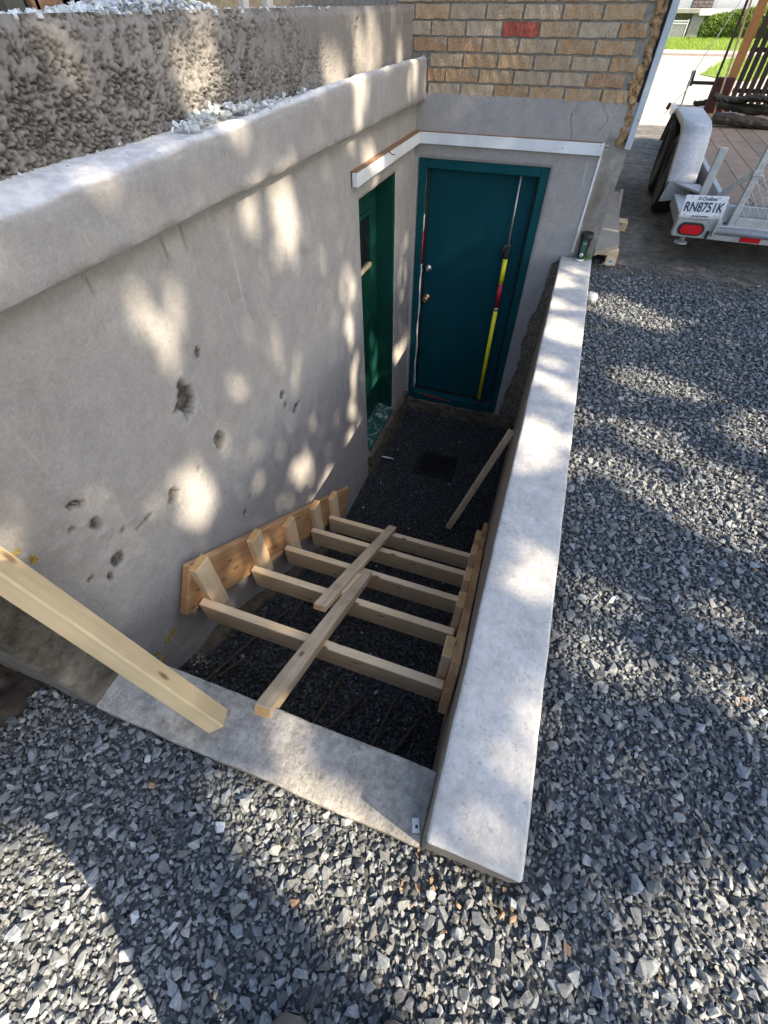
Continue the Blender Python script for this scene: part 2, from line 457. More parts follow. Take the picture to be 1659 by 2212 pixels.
def gridmesh(name, us, vs, fn, mat, keep=None, smooth=True):
    """fn(U,V)->(n,3) points; keep(U,V of cell centre)->bool"""
    U, V = np.meshgrid(us, vs, indexing='ij'); P = fn(U.ravel(), V.ravel())
    nu, nv = len(us), len(vs)
    I = np.arange(nu*nv).reshape(nu, nv)
    F = np.stack([I[:-1, :-1], I[1:, :-1], I[1:, 1:], I[:-1, 1:]], -1).reshape(-1, 4)
    if keep is not None:
        cu = ((U[:-1, :-1]+U[1:, 1:])/2).ravel(); cv = ((V[:-1, :-1]+V[1:, 1:])/2).ravel()
        F = F[keep(cu, cv)]
    return bigmesh(name, P, F, mat, smooth)
def text(name, s, size, mat, parent, basis, align='CENTER', shear=0.0, xs=1.0, bold=0.0):
    cu = bpy.data.curves.new(name, 'FONT'); cu.body = s; cu.size = size; cu.align_x = align; cu.align_y = 'CENTER'
    cu.extrude = .0006; cu.shear = shear; cu.offset = bold; cu.materials.append(MATS[mat]); cu.resolution_u = 3
    tmp = bpy.data.objects.new(name, cu); me = bpy.data.meshes.new_from_object(tmp)
    bpy.data.objects.remove(tmp); me.name = name
    if not me.materials: me.materials.append(MATS[mat])
    return put(name, me, parent, basis @ Matrix.Diagonal((xs, 1, 1, 1)))

# ------------------------------------------------------------------ main dimensions (metres)
XL, YF = -1.19, 4.10            # stucco side wall, house front
WX0, WX1, WZ = 0.068, 0.306, 0.167    # retaining wall
CY0, CY1 = 0.097, 0.292         # curb across the head of the stairs
PITZ = -1.60
def pit_z(y): return np.maximum(PITZ, -.72-.62*(np.asarray(y, float)-.65))
def gnd_z(x, y):
    x = np.asarray(x, float); y = np.asarray(y, float)
    right = (.095-.057*sstep(2.6, 4.3, y))*sstep(-.05, .42, x)*(1-.45*sstep(.1, -.6, y))
    return -.035+right+.012*(fbm(x*3, y*3, 5)-.5)+.03*(fbm(x*.9, y*.9, 8)-.5)

# ================================================================== ground
def quad_sheet(name, cells, mat, zf, kind='structure'):
    V = []; F = []
    for (x0, x1, y0, y1) in cells:
        b = len(V)
        V += [(x0, y0, zf(x0, y0)), (x1, y0, zf(x1, y0)), (x1, y1, zf(x1, y1)), (x0, y1, zf(x0, y1))]; F.append((b, b+1, b+2, b+3))
    return tag(put(name, mesh(name, V, F, mat)), kind=kind)
def slope_z(x, y): return -.012*max(0.0, y-9.0)
def far(x, y, dz=0.0):     # photo pixel -> the gently falling street
    return pxp(x, y, (0, .012, 1), (0, 9, dz))
xs = [-300, -1.48, .15, 300]; ys = [-300, .2, 4.35, 9, 400]
cells = [(xs[i], xs[i+1], ys[j], ys[j+1]) for i in range(3) for j in range(4) if not (i == 1 and j == 1)]
quad_sheet('ground', cells, 'ground_dirt', lambda x, y: -.10+slope_z(x, y))
quad_sheet('driveway', [(.29, 9, 4.05, 9.0), (.29, 9, 9.0, 12.0)], 'asphalt', lambda x, y: -.004+slope_z(x, y))
quad_sheet('street', [(-60, 60, 12.0, far(1469, 120)[1])], 'street', lambda x, y: -.006+slope_z(x, y))

# ================================================================== the house
house = thing('brick_house', (-2, 6, -1.7), 'tan brick house with stuccoed basement walls, teal basement doors and sunken entry', 'house')

# ---- side wall with its door opening, chips and holes
OY0, OY1, OZ0, OZ1 = 2.925, 3.645, -1.285, .715
holes = []      # (y, z, ry, rz, depth)
def hole(x, y, w, h, depth):
    a = px(x, y, 0, XL); b = px(x-w/2, y, 0, XL); c = px(x+w/2, y, 0, XL); d = px(x, y-h/2, 0, XL); e = px(x, y+h/2, 0, XL)
    holes.append((a[1], a[2], max(.010, abs(c[1]-b[1])*.66), max(.010, abs(d[2]-e[2])*.6), depth))
for h in ((403, 868, 46, 78, .022), (476, 952, 20, 52, .03), (374, 1069, 26, 34, .03), (158, 1091, 24, 22, .04), (177, 1088, 14, 16, .03),
          (208, 1133, 24, 36, .02), (156, 1147, 22, 14, .015), (322, 1118, 30, 10, .015), (432, 1014, 8, 12, .025), (531, 1106, 6, 14, .02),
          (611, 853, 10, 20, .015), (641, 879, 13, 18, .018), (428, 763, 12, 22, .006), (266, 1147, 7, 11, .015), (256, 1211, 36, 24, .007),
          (197, 1250, 18, 10, .01), (541, 1075, 5, 5, .008), (617, 875, 6, 14, .014), (240, 1246, 14, 18, .006), (304, 1136, 26, 9, .012)): hole(*h)
ys = np.arange(.262, YF+.02, .0085); zs = np.arange(-1.72, 1.075, .0085)
def clean(a, *vals):
    a = a.copy()
    for v in vals: a[np.argmin(abs(a-v))] = v
    return a
ys = clean(ys, OY0, OY1); zs = clean(zs, OZ0, OZ1)
chipA = [None]
def bot_edge(y):   # lower edge of the render coat
    return np.interp(y, [.25, .42, .67, 1.0, 1.31, 2.2, 2.93, 4.2], [-.60, -.645, -.665, -.88, -1.085, -1.66, -1.66, -1.66])+.03*(fbm(y*14, y*0, 3)-.5)
def side_wall(Y, Z):
    d = .012*(fbm(Y*1.1, Z*1.1, 21)-.5)+.005*(fbm(Y*9, Z*9, 22)-.5)+.0035*(fbm(Y*42, Z*42, 23)-.5)
    m = np.zeros_like(Y)
    wob = (fbm(Y*22, Z*22, 31)-.5)
    for (cy, cz, ry, rz, dep) in holes:
        r = np.hypot((Y-cy)/ry, (Z-cz)/rz)+wob*1.3
        k = 1-sstep(.92, 1.04, r)
        d = d-1.5*dep*k*(.45+1.1*fbm(Y*60, Z*60, 33))+.004*np.exp(-((r-1.15)/.12)**2)*fbm(Y*50, Z*50, 36); m = np.maximum(m, k)
    # blistered patch low on the wall
    a = px(225, 1160, 0, XL); k = np.exp(-(((Y-a[1])/.22)**2+((Z-a[2])/.20)**2))
    b = sstep(.56, .72, fbm(Y*24, Z*24, 35)); d = d+.006*k*b
    k2 = 1-sstep(-.008, .008, Z-bot_edge(Y)); d = d-.035*k2; m = np.maximum(m, k2)
    ck = np.zeros_like(Y)
    for (pa, pb_) in (((364, 405), (405, 549)), ((340, 505), (366, 565)), ((176, 596), (205, 640))):
        A_ = px(*pa, 0, XL); B_ = px(*pb_, 0, XL); t_ = np.clip((Z-A_[2])/(B_[2]-A_[2]), 0, 1); in_ = (Z < max(A_[2], B_[2])) & (Z > min(A_[2], B_[2]))
        ck = np.maximum(ck, in_*np.exp(-((Y-(A_[1]+(B_[1]-A_[1])*t_+.02*(fbm(Z*25, Z*0, 37)-.5)))/.005)**2))
    d = d-.004*ck; m = np.maximum(m, .55*ck)
    # rounded arris at the door opening
    e = np.maximum(np.maximum(OY0-Y, Y-OY1), np.maximum(OZ0-Z, Z-OZ1)); d = d-.010*(1-sstep(0, .016, e))
    chipA[0] = m
    return np.stack([XL+d, Y, Z], -1)
me = gridmesh('side_wall', ys, zs, side_wall, 'stucco', lambda y, z: ~((y > OY0) & (y < OY1) & (z > OZ0) & (z < OZ1)))
vfloat(me, chipA[0], 'chip'); put('side_wall', me, house)
# reveal of that opening
def strip(name, pts, mat, parent):
    V = [p for q in pts for p in q]; F = [(2*i, 2*i+1, 2*i+3, 2*i+2) for i in range(len(pts)-1)]
    return put(name, mesh(name, V, F, mat), parent)
XD = XL-.145
strip('reveal', [((XL-.006, OY0, OZ0), (XD-.05, OY0, OZ0)), ((XL-.006, OY0, OZ1), (XD-.05, OY0, OZ1)), ((XL-.006, OY1, OZ1), (XD-.05, OY1, OZ1))], 'stucco', house)
# green side door
df = box('door_frame', (XD-.06, OY1-.035, OZ0), (XL-.008, OY1-.002, OZ1-.004), 'door_green', house)
box('door_frame', (XD-.06, OY0+.002, OZ0), (XD+.03, OY0+.035, OZ1-.004), 'door_green', house)
box('door_frame', (XD-.06, OY0+.036, OZ1-.05), (XD+.03, OY1-.036, OZ1-.004), 'door_green', house)
door2 = box('door', (XD-.045, OY0+.037, OZ0+.05), (XD, OY1-.037, OZ1-.052), 'door_green', house)
gz0, gz1, gy1 = .185, .50, 3.43
box('glass_pane', (XD-.002, OY0+.13, gz0), (XD+.004, gy1, gz1), 'glass_dark', door2, bevel=0)
for lo, hi in (((XD-.001, gy1, gz0-.03), (XD+.02, gy1+.03, gz1+.03)), ((XD-.001, OY0+.10, gz0-.03), (XD+.024, gy1-.001, gz0)), ((XD-.001, OY0+.10, gz1), (XD+.02, gy1-.001, gz1+.03)), ((XD-.001, OY0+.10, gz0+.001), (XD+.02, OY0+.13, gz1-.001))):
    box('glazing_bead', lo, hi, 'lumber_grey' if hi[2] < .19 else 'door_green', door2, bevel=.004)
V = [(XD-.04, OY0+.003, OZ0+.05), (XD-.04, OY1-.036, OZ0+.05), (XL+.015, OY1-.036, OZ0+.012), (XL+.015, OY0+.003, OZ0+.012),
     (XD-.04, OY0+.003, OZ0-.03), (XD-.04, OY1-.036, OZ0-.03), (XL+.015, OY1-.036, OZ0-.03), (XL+.015, OY0+.003, OZ0-.03)]
put('door_sill', mesh('door_sill', V, [(3, 2, 1, 0), (4, 5, 6, 7), (2, 3, 7, 6), (0, 1, 5, 4), (1, 2, 6, 5), (3, 0, 4, 7)], 'sill_green'), house)

# ---- ledge and rough parapet above
def ledge_prof(y):
    t = sstep(.3, 3.2, y); return 1.196+.05*t
ys_l = np.arange(.1, YF+.001, .0125); us = np.linspace(0, 1, 40)
def ledge(Y, U):
    zt = ledge_prof(Y); zb = 1.040
    # profile: back top -> rounded front -> bottom -> back
    pts = [(-1.26, 1.232), (-1.20, 1.228), (-1.158, None), (-1.138, -1), (-1.132, -2), (-1.130, zb+.012), (-1.140, zb), (-1.20, zb)]
    seg = U*7; i = np.minimum(seg.astype(int), 6); f = seg-i
    zz = np.stack([np.full_like(Y, 1.232), np.full_like(Y, 1.229), zt+.012, zt, zt-.025, np.full_like(Y, zb+.012), np.full_like(Y, zb), np.full_like(Y, zb)], -1)
    xx = np.array([p[0] for p in pts])
    X = xx[i]*(1-f)+xx[np.minimum(i+1, 7)]*f
    Z = zz[np.arange(len(Y)), i]*(1-f)+zz[np.arange(len(Y)), np.minimum(i+1, 7)]*f
    front = ((U > .25) & (U < .95)); n = .010*(fbm(Y*6, Z*6, 41)-.5)+.006*(fbm(Y*30, U*20, 42)-.5)
    X = X+n*front; Z = Z+(.012*(fbm(Y*9, U*5, 43)-.5)+.006*(fbm(Y*40, U*9, 44)-.5))*(U < .5)
    return np.stack([X, Y, Z], -1)
me = gridmesh('ledge', ys_l, us, ledge, 'stucco'); vfloat(me, np.zeros(len(me.vertices)), 'chip')
UL = np.tile(us, len(ys_l)); YL = np.repeat(ys_l, len(us))
vfloat(me, np.clip((1-sstep(.34, .50, UL+.10*(fbm(YL*7, UL*3, 47)-.5)))*(1-.55*sstep(2.3, 3.2, YL)), 0, 1), 'dust_sun'); put('ledge', me, house)

ys_p = np.arange(.1, YF+.001, .0055); zs_p = np.linspace(1.215, 1.482, 56)
pchip = [None]
def parapet(Y, Z):
    rough = (1-sstep(2.0, 2.9, Y))*.88+.12*(1-sstep(3.0, 3.6, Y))
    patch = sstep(.30, .52, fbm(Y*3.2, Z*6, 51)); lowz = 1-sstep(1.27, 1.44, Z-.05*(fbm(Y*4, Z*2, 60)-.5))
    amt = np.clip(rough*(.10+1.0*lowz*(.45+.55*patch)+.45*patch), 0, 1)
    wx_ = Y+.006*(fbm(Y*60, Z*60, 61)-.5); wz_ = Z+.006*(fbm(Y*60, Z*60, 62)-.5)
    d1, d2 = worley(wx_*78, wz_*78, 52); e1, e2 = worley(wx_*150, wz_*150, 53)
    crack = 1-sstep(.02, .30, d2-d1); pit = sstep(.40, .60, fbm(Y*38, Z*38, 54)+.10*lowz)
    d = .006*(fbm(Y*5, Z*5, 55)-.5)+.003*(fbm(Y*50, Z*50, 50)-.5)+amt*(.007*(.5-d1)+.003*(.5-e1)-.014*crack*pit-.008*pit*(d1 > .45))
    vein = np.exp(-((Y-(3.15-.6*(1.48-Z)))/.018)**2)+np.exp(-((Y-3.34)/.008)**2)*.5
    vein = vein*sstep(.45, .6, fbm(Y*30, Z*30, 58)); d = d-.012*vein
    pchip[0] = np.clip(amt*crack*pit*1.5+.7*vein, 0, 1)
    top = sstep(1.45, 1.482, Z); d = d-.012*top*(.5+fbm(Y*11, Z*3, 56))
    drip = sstep(.6, .7, fbm(Y*7, Z*0+3, 57))*sstep(1.40, 1.47, Z-.05*fbm(Y*13, Y*0, 59))*(Y < 1.9)
    pchip[0] = np.maximum(pchip[0], .75*drip)
    return np.stack([-1.243+d, Y, Z], -1)
me = gridmesh('parapet', ys_p, zs_p, parapet, 'stucco_rough'); vfloat(me, pchip[0], 'chip'); para = put('parapet', me, house)
box('ledge_core', (-1.262, .102, 1.046), (-1.150, YF-.02, 1.185), 'stucco', house, bevel=.004)
box('parapet_core', (-1.50, .1, 1.05), (-1.262, YF-.02, 1.474), 'stucco', house, bevel=.01)

# ---- front wall: render, doorway, bare strip at the corner
DX0, DX1, DZ0, DZ1 = -1.158, -.168, -1.425, .716
xs_f = clean(np.arange(XL-.02, .310, .0085), DX0, DX1); zs_f = clean(np.arange(-1.72, 1.078, .0085), DZ1)
fchip = [None]
def front_wall(X, Z):
    d = .008*(fbm(X*1.4, Z*1.4, 61)-.5)+.003*(fbm(X*12, Z*12, 62)-.5)+.0016*(fbm(X*45, Z*45, 63)-.5)
    bare = sstep(.146, .152, X-.02*(.8-Z)*.5)*(1-sstep(.88, .95, Z+.03*fbm(X*20, Z*20, 64)))
    d = d-.016*bare
    # broken render next to the retaining wall
    edge = np.interp(Z, [-1.72, -1.45, -1.2, -.9, -.6, -.2, .1, .2], [-.14, -.10, -.07, -.05, -.04, -.0, .05, .2])+.10*(fbm(X*6, Z*5, 65)-.5)+.03*(fbm(X*30, Z*30, 66)-.5)
    brk = sstep(-.008, .008, X-edge)*(1-sstep(.10, .2, Z)); d = d-.020*brk*(.4+1.2*fbm(X*18, Z*18, 67))
    low = 1-sstep(-1.50, -1.47, Z+.04*fbm(X*20, Z*9, 68)); d = d-.03*low
    crack = np.exp(-((X-(-.10+.02*np.sin(Z*30)+.10*(Z-.95)))/.0035)**2)*(Z > .87)+np.exp(-((X-(.09+.025*np.sin(Z*40)))/.004)**2)*(Z > .93)
    d = d-.004*crack
    stain = bare*np.exp(-((X-.20)/.035)**2-((Z-.55)/.16)**2)
    fchip[0] = np.clip(np.maximum.reduce([brk, low, .75*crack, stain*.8]), 0, 1)
    fbare[0] = bare
    e = np.maximum(np.maximum(DX0-X, X-DX1), Z-DZ1); d = d-.012*(1-sstep(0, .018, e))*(Z > DZ0)
    return np.stack([X, YF-d, Z], -1)
fbare = [None]
me = gridmesh('front_wall', xs_f, zs_f[::-1], front_wall, 'stucco_front', lambda x, z: ~((x > DX0) & (x < DX1) & (z < DZ1)))
fw_chip = fchip[0].copy(); bare = fbare[0]
vfloat(me, fw_chip, 'chip')
me.materials.append(MATS['concrete_bare'])
mi = np.zeros(len(me.polygons), np.int32); lv = np.zeros(len(me.loops), np.int32); me.loops.foreach_get('vertex_index', lv)
mi[bare[lv.reshape(-1, 4)].mean(1) > .5] = 1; me.polygons.foreach_set('material_index', mi)
put('front_wall', me, house)
box('corner_core', (.12, YF+.05, -.12), (.302, YF+.25, .96), 'concrete_bare', house)
# teal basement door
strip('reveal', [((DX0, YF-.0, DZ0), (DX0, YF+.16, DZ0)), ((DX0, YF, DZ1), (DX0, YF+.16, DZ1)), ((DX1, YF, DZ1), (DX1, YF+.16, DZ1)), ((DX1, YF, DZ0), (DX1, YF+.16, DZ0))], 'stucco', house)
fy0, fy1 = YF+.004, YF+.13
box('door_frame', (DX0+.002, fy0, DZ0+.002), (DX0+.062, fy1, DZ1-.003), 'frame_teal', house)
box('door_frame', (DX1-.062, fy0, DZ0+.002), (DX1-.002, fy1, DZ1-.003), 'frame_teal', house)
box('door_frame', (DX0+.063, fy0+.001, DZ1-.062), (DX1-.063, fy1, DZ1-.003), 'frame_teal', house)
box('gap_shade', (DX0+.063, YF+.052, DZ0+.1), (DX0+.078, fy1, DZ1-.063), 'black_plastic', house)  # black strips paint the shadow line between frame and door leaf
box('gap_shade', (DX1-.078, YF+.052, DZ0+.1), (DX1-.063, fy1, DZ1-.063), 'black_plastic', house)
LX0, LX1, LZ0, LZ1 = DX0+.080, DX1-.080, -1.335, DZ1-.072
door = box('door', (LX0, YF+.075, LZ0), (LX1, YF+.12, LZ1), 'door_teal', house, bevel=.002)
box('threshold', (DX0+.063, YF-.018, DZ0-.03), (DX1-.063, YF+.072, LZ0-.020), 'frame_teal', house, bevel=.006)
strip('scuff', [((-1.02, YF-.0195, -1.352), (-1.02, YF-.0195, -1.36)), ((-.86, YF-.0198, -1.362), (-.90, YF-.0198, -1.384)), ((-.66, YF-.0195, -1.382), (-.66, YF-.0195, -1.392))], 'red_scuff', house)
def knob(pxy, mat, r, name, knobby):
    c = px(*pxy, 1, YF+.07)
    B = Matrix.Translation(Vector((c[0], YF+.0745, c[2]))) @ Matrix.Rotation(math.pi/2, 4, 'X')
    prof = [(r, 0), (r, .006), (r*.85, .010)]
    if knobby: prof += [(r*.38, .012), (r*.36, .03), (r*.75, .037), (r*.86, .048), (r*.8, .058), (r*.45, .064), (.002, .065)]
    else: prof += [(r*.72, .012), (r*.66, .024), (r*.45, .026), (.002, .026)]
    return lathe(name, prof, mat, None, door, 20, basis=B)
knob((925, 580), 'chrome', .031, 'deadbolt', False)
knob((922, 643), 'brass', .034, 'door_knob', True)
box('latch_plate', (DX0+.0635, YF+.045, -.36), (DX0+.066, YF+.075, -.22), 'brass', house, bevel=0)
# rough footings under the walls
def rough_block(name, lo, hi, mat, parent, n=.02, res=.03, seed=0, kind=None):
    lo = np.array(lo, float); hi = np.array(hi, float); bm = bmesh.new(); bmesh.ops.create_cube(bm, size=1)
    for v in bm.verts: v.co = Vector([lo[k]+(v.co[k]+.5)*(hi[k]-lo[k]) for k in range(3)])
    for ax in range(3):
        cuts = int(min(60, (hi[ax]-lo[ax])/res))
        if cuts > 0:
            es = [e for e in bm.edges if abs((e.verts[0].co-e.verts[1].co)[ax]) > 1e-6 and abs((e.verts[0].co-e.verts[1].co)[ax]) > .9*(hi[ax]-lo[ax])]
            bmesh.ops.subdivide_edges(bm, edges=es, cuts=cuts, use_grid_fill=True)
    from mathutils import noise as mn
    for v in bm.verts:
        q = v.co*13+Vector((seed*7.1, seed*3.3, seed)); v.co += mn.noise_vector(q)*n+mn.noise_vector(q*3.1)*n*.4
    me = bpy.data.meshes.new(name); me.materials.append(MATS[mat]); bm.to_mesh(me); bm.free()
    return put(name, me, parent)
rough_block('footing', (-1.30, YF-.035, -1.75), (.06, YF+.10, -1.445), 'footing', house, .016, .03, 1)
rough_block('footing', (-1.34, 2.90, -1.75), (XL+.045, YF-.03, -1.36), 'footing', house, .016, .03, 2)
# footing that follows the stairs
ysf = np.linspace(.30, 2.35, 90); uf = np.linspace(0, 1, 14)
def stair_foot(Y, U):
    top = bot_edge(Y)+.015; X = XL-.03+.09*np.clip(U*2.2, 0, 1)+.03*(fbm(Y*9, U*5, 71)-.5); Z = np.where(U < .45, top-.02*U, top-(U-.45)*.62)+.03*(fbm(Y*12, U*4, 72)-.5)
    return np.stack([X, Y, Z], -1)
put('footing', gridmesh('footing', ysf, uf, stair_foot, 'footing'), house)

# ---- white metal-clad trim round the corner of the sunken entry
TZ0, TZ1 = .806, .872
box('trim_board', (XL+.045, YF-.034, TZ0), (.146, YF-.006, TZ1), 'trim_white', house, bevel=.002)
box('trim_backing', (XL+.045, YF-.0335, TZ1+.0005), (.13, YF+.004, TZ1+.003), 'rust_wood', house, bevel=.001)
box('trim_board', (XL+.012, 2.80, TZ0), (XL+.044, YF-.001, TZ1), 'trim_white', house, bevel=.002)
box('trim_backing', (XL-.004, 2.805, TZ1+.0005), (XL+.0435, YF-.006, TZ1+.007), 'rust_wood', house, bevel=.001)
for X, Z in ((-.72, .85), (-.12, .835), (.12, .83), (.125, .86)):
    lathe('nail', [(.004, 0), (.004, .003), (.001, .004)], 'steel_rod', None, house, 8, basis=Matrix.Translation(Vector((X, YF-.034, Z))) @ Matrix.Rotation(math.pi/2, 4, 'X'))
tube('nail', [(XL+.035, 3.36, .88), (XL+.066, 3.35, .862), (XL+.075, 3.37, .86)], .003, 'rebar_steel', house, 6)
tube('nail', [(.13, YF-.01, .858), (.175, YF-.015, .862)], .003, 'steel_rod', house, 6)
tube('nail', [(.13, YF-.01, .838), (.178, YF-.015, .838)], .003, 'steel_rod', house, 6)
# pipe-cover strip left of the bare corner
box('render_edge', (.135, YF-.010, .20), (.150, YF+.012, .80), 'trim_white', house, bevel=.003)

# ---- brickwork: mortar sheet and every brick
bw = box('brick_wall', (-1.42, YF+.012, 1.062), (.222, YF+.25, 2.62), 'mortar', house, bevel=.0)
P, RH = .2315, .0713
bmeshes = []
for L in (.219, .105, .160, .075):
    for k in range(3):
        bm = bmesh.new(); bmesh.ops.create_cube(bm, size=1)
        for v in bm.verts: v.co = Vector((v.co.x*L, v.co.y*.05, v.co.z*.0595))
        bmesh.ops.subdivide_edges(bm, edges=[e for e in bm.edges if abs((e.verts[0].co-e.verts[1].co).x) > L*.6], cuts=5 if L > .1 else 3)
        for v in bm.verts:
            j = .004 if v.co.y < 0 else 0
            v.co += Vector((rnd.uniform(-.0025, .0025), rnd.uniform(-j, j), rnd.uniform(-.0025, .0025)))
        m = bpy.data.meshes.new('brick'); m.materials.append(MATS['brick']); bm.to_mesh(m); bm.free(); bmeshes.append((L, m))
def add_brick(x0, x1, z, red=False):
    L = x1-x0-.0115
    if L < .05: return
    Lm, _ = min(bmeshes, key=lambda t: abs(t[0]-L)); m = rnd.choice([q for (l, q) in bmeshes if l == Lm])
    if red:
        m = m.copy(); m.materials.clear(); m.materials.append(MATS['brick_red'])
    put('brick', m, bw, Matrix.Translation(Vector(((x0+x1)/2, YF+.026+rnd.uniform(-.003, .003), z))) @ Matrix.Rotation(rnd.uniform(-.006, .006), 4, 'Y') @ Matrix.Diagonal((L/Lm, 1, 1+rnd.uniform(-.03, .03), 1)))
for row in range(21):
    z = 1.068+RH*row+.0295
    off = -.886 if row % 2 == 0 else -1.0005
    k0 = -2
    for k in range(-2, 6):
        x0 = off+P*k; x1 = x0+P
        lo = -1.395; hi = .205-.0015*row
        if row in (0, 1, 2): lo = -1.125
        x0 = max(x0, lo); x1 = min(x1, hi)
        if x1-x0 > .06: add_brick(x0, x1, z, red=(row == 4 and k == 1))
# dark open joint in the lowest course
box('open_joint', (-.444, YF+.008, 1.05), (-.430, YF+.011, 1.125), 'dark_void', house, bevel=0)
# lumpy expanding foam / mortar squeezed out at the house corner, then the pale board
bm = bmesh.new()
for k in range(150):
    z = .90+k*.0115; s_ = rnd.uniform(.016, .034)
    mtx = Matrix.Translation(Vector((.232+rnd.uniform(-.020, .022)-.0001*k, YF+.022+rnd.uniform(-.012, .012), z))) @ Matrix.Rotation(rnd.uniform(-.6, .6), 4, 'Y') @ Matrix.Diagonal((s_*.9, s_*.8, s_*rnd.uniform(.9, 2.2), 1))
    bmesh.ops.create_icosphere(bm, subdivisions=2, radius=1, matrix=mtx)
for v in bm.verts: v.co += Vector([rnd.uniform(-.004, .004) for _ in range(3)])
me = bpy.data.meshes.new('foam_seam'); me.materials.append(MATS['foam']); bm.to_mesh(me); bm.free(); put('foam_seam', me, house)
box('corner_gap', (.262, YF+.004, .88), (.276, YF+.10, 2.62), 'dark_void', house, bevel=0)
box('corner_board', (.277, YF-.012, .845), (.318, YF+.33, 2.62), 'board_blue_white', house, bevel=.004, jitter=.001)
# rest of the building, out of the picture
box('rear_mass', (-9.0, YF+.26, -1.7), (.300, 9.5, 3.0), 'mortar', house, bevel=0)
box('upper_wall', (-1.42, YF+.012, 2.625), (.30, YF+.255, 3.0), 'mortar', house, bevel=0)
box('left_mass', (-9.0, YF+.02, 1.3), (-1.425, YF+.255, 3.0), 'mortar', house, bevel=0)
rf = prism('roof', [(YF-.06, 3.003), (9.9, 3.003), (9.9, 3.12), (7.0, 4.6), (YF-.06, 3.12)], 0, -9.3, .7, 'shingle', house)

# ---- raised terrace behind the parapet
quad_sheet('terrace', [(-9, -1.49, -3, YF+.02)], 'ground_dirt', lambda x, y: 1.44)
prism('terrace_bank', [(-9, -1.2), (-1.505, -1.2), (-1.505, 1.436), (-9, 1.436)], 1, .28, YF, 'ground_dirt')
tag(bpy.data.objects['terrace_bank'], kind='structure')
deck = thing('wooden_deck', (-2.6, 2.0, 1.44), 'dark wooden deck on weathered posts above the rough parapet', 'deck')
box('deck_floor', (-4.6, .9, 1.95), (-2.05, YF-.2, 2.02), 'deck_wood', deck)
box('shade_backing', (-3.0, .9, 1.45), (-2.9, YF-.2, 1.95), 'dark_void', deck)  # black panel stands in for the shade under the deck
for a, b in ((14, 55), (76, 87), (136, 183), (234, 250), (330, 342)):
    y0 = px(a, 10, 0, -2.1)[1]; y1 = px(b, 10, 0, -2.1)[1]
    box('post', (-2.17, y0, 1.441), (-2.1, y1, 1.95), 'deck_post', deck, bevel=.004)
box('rail_board', (-2.13, 1.95, 1.46), (-2.1, 2.45, 1.56), 'rust_wood', deck)
for a, b in ((524, 535), (575, 588), (655, 663)):
    y0 = px(a, 8, 0, -2.1)[1]; y1 = px(b, 8, 0, -2.1)[1]; box('post', (-2.13, y0, 1.441), (-2.09, y1, 1.95), 'white_paint', deck, bevel=.003)

# ================================================================== concrete walls round the pit
def worn_block(name, lo, hi, mats, bevel=.018, n=.004, seed=0, res=.035, top_idx=None):
    lo = np.array(lo, float); hi = np.array(hi, float); bm = bmesh.new(); bmesh.ops.create_cube(bm, size=1)
    for v in bm.verts: v.co = Vector([lo[k]+(v.co[k]+.5)*(hi[k]-lo[k]) for k in range(3)])
    bmesh.ops.bevel(bm, geom=list(bm.edges), offset=bevel, segments=3, affect='EDGES', profile=.5)
    for ax in range(3):
        L = hi[ax]-lo[ax]; cuts = int(min(120, L/res))
        es = [e for e in bm.edges if abs((e.verts[0].co-e.verts[1].co)[ax]) > .6*L]
        if cuts > 0 and es: bmesh.ops.subdivide_edges(bm, edges=es, cuts=cuts, use_grid_fill=True)
    from mathutils import noise as mn
    for v in bm.verts:
        q = v.co*9+Vector((seed*5.7, seed, -seed*2.2)); v.co += mn.noise_vector(q)*n+mn.noise_vector(q*4)*n*.45
    me = bpy.data.meshes.new(name)
    for m in mats: me.materials.append(MATS[m])
    bm.to_mesh(me); bm.free()
    if len(mats) > 1:
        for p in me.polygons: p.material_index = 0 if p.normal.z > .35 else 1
    me.polygons.foreach_set('use_smooth', [True]*len(me.polygons))
    return me
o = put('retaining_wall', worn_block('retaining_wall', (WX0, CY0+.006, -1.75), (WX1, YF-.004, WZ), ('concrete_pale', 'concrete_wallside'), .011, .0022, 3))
tag(o, 'long pale concrete retaining wall with a flat top beside the sunken stairs', 'wall')
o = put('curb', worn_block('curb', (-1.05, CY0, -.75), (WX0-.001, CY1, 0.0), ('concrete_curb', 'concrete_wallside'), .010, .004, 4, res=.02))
tag(o, 'low rough concrete curb across the head of the stair pit', 'curb')
o = put('pier', worn_block('pier', (-1.55, .102, -.6), (-1.042, .262, 1.04), ('concrete_damp',), .02, .006, 5))
tag(o, 'dark damp stained concrete pier under the leaning pale board', 'pier')

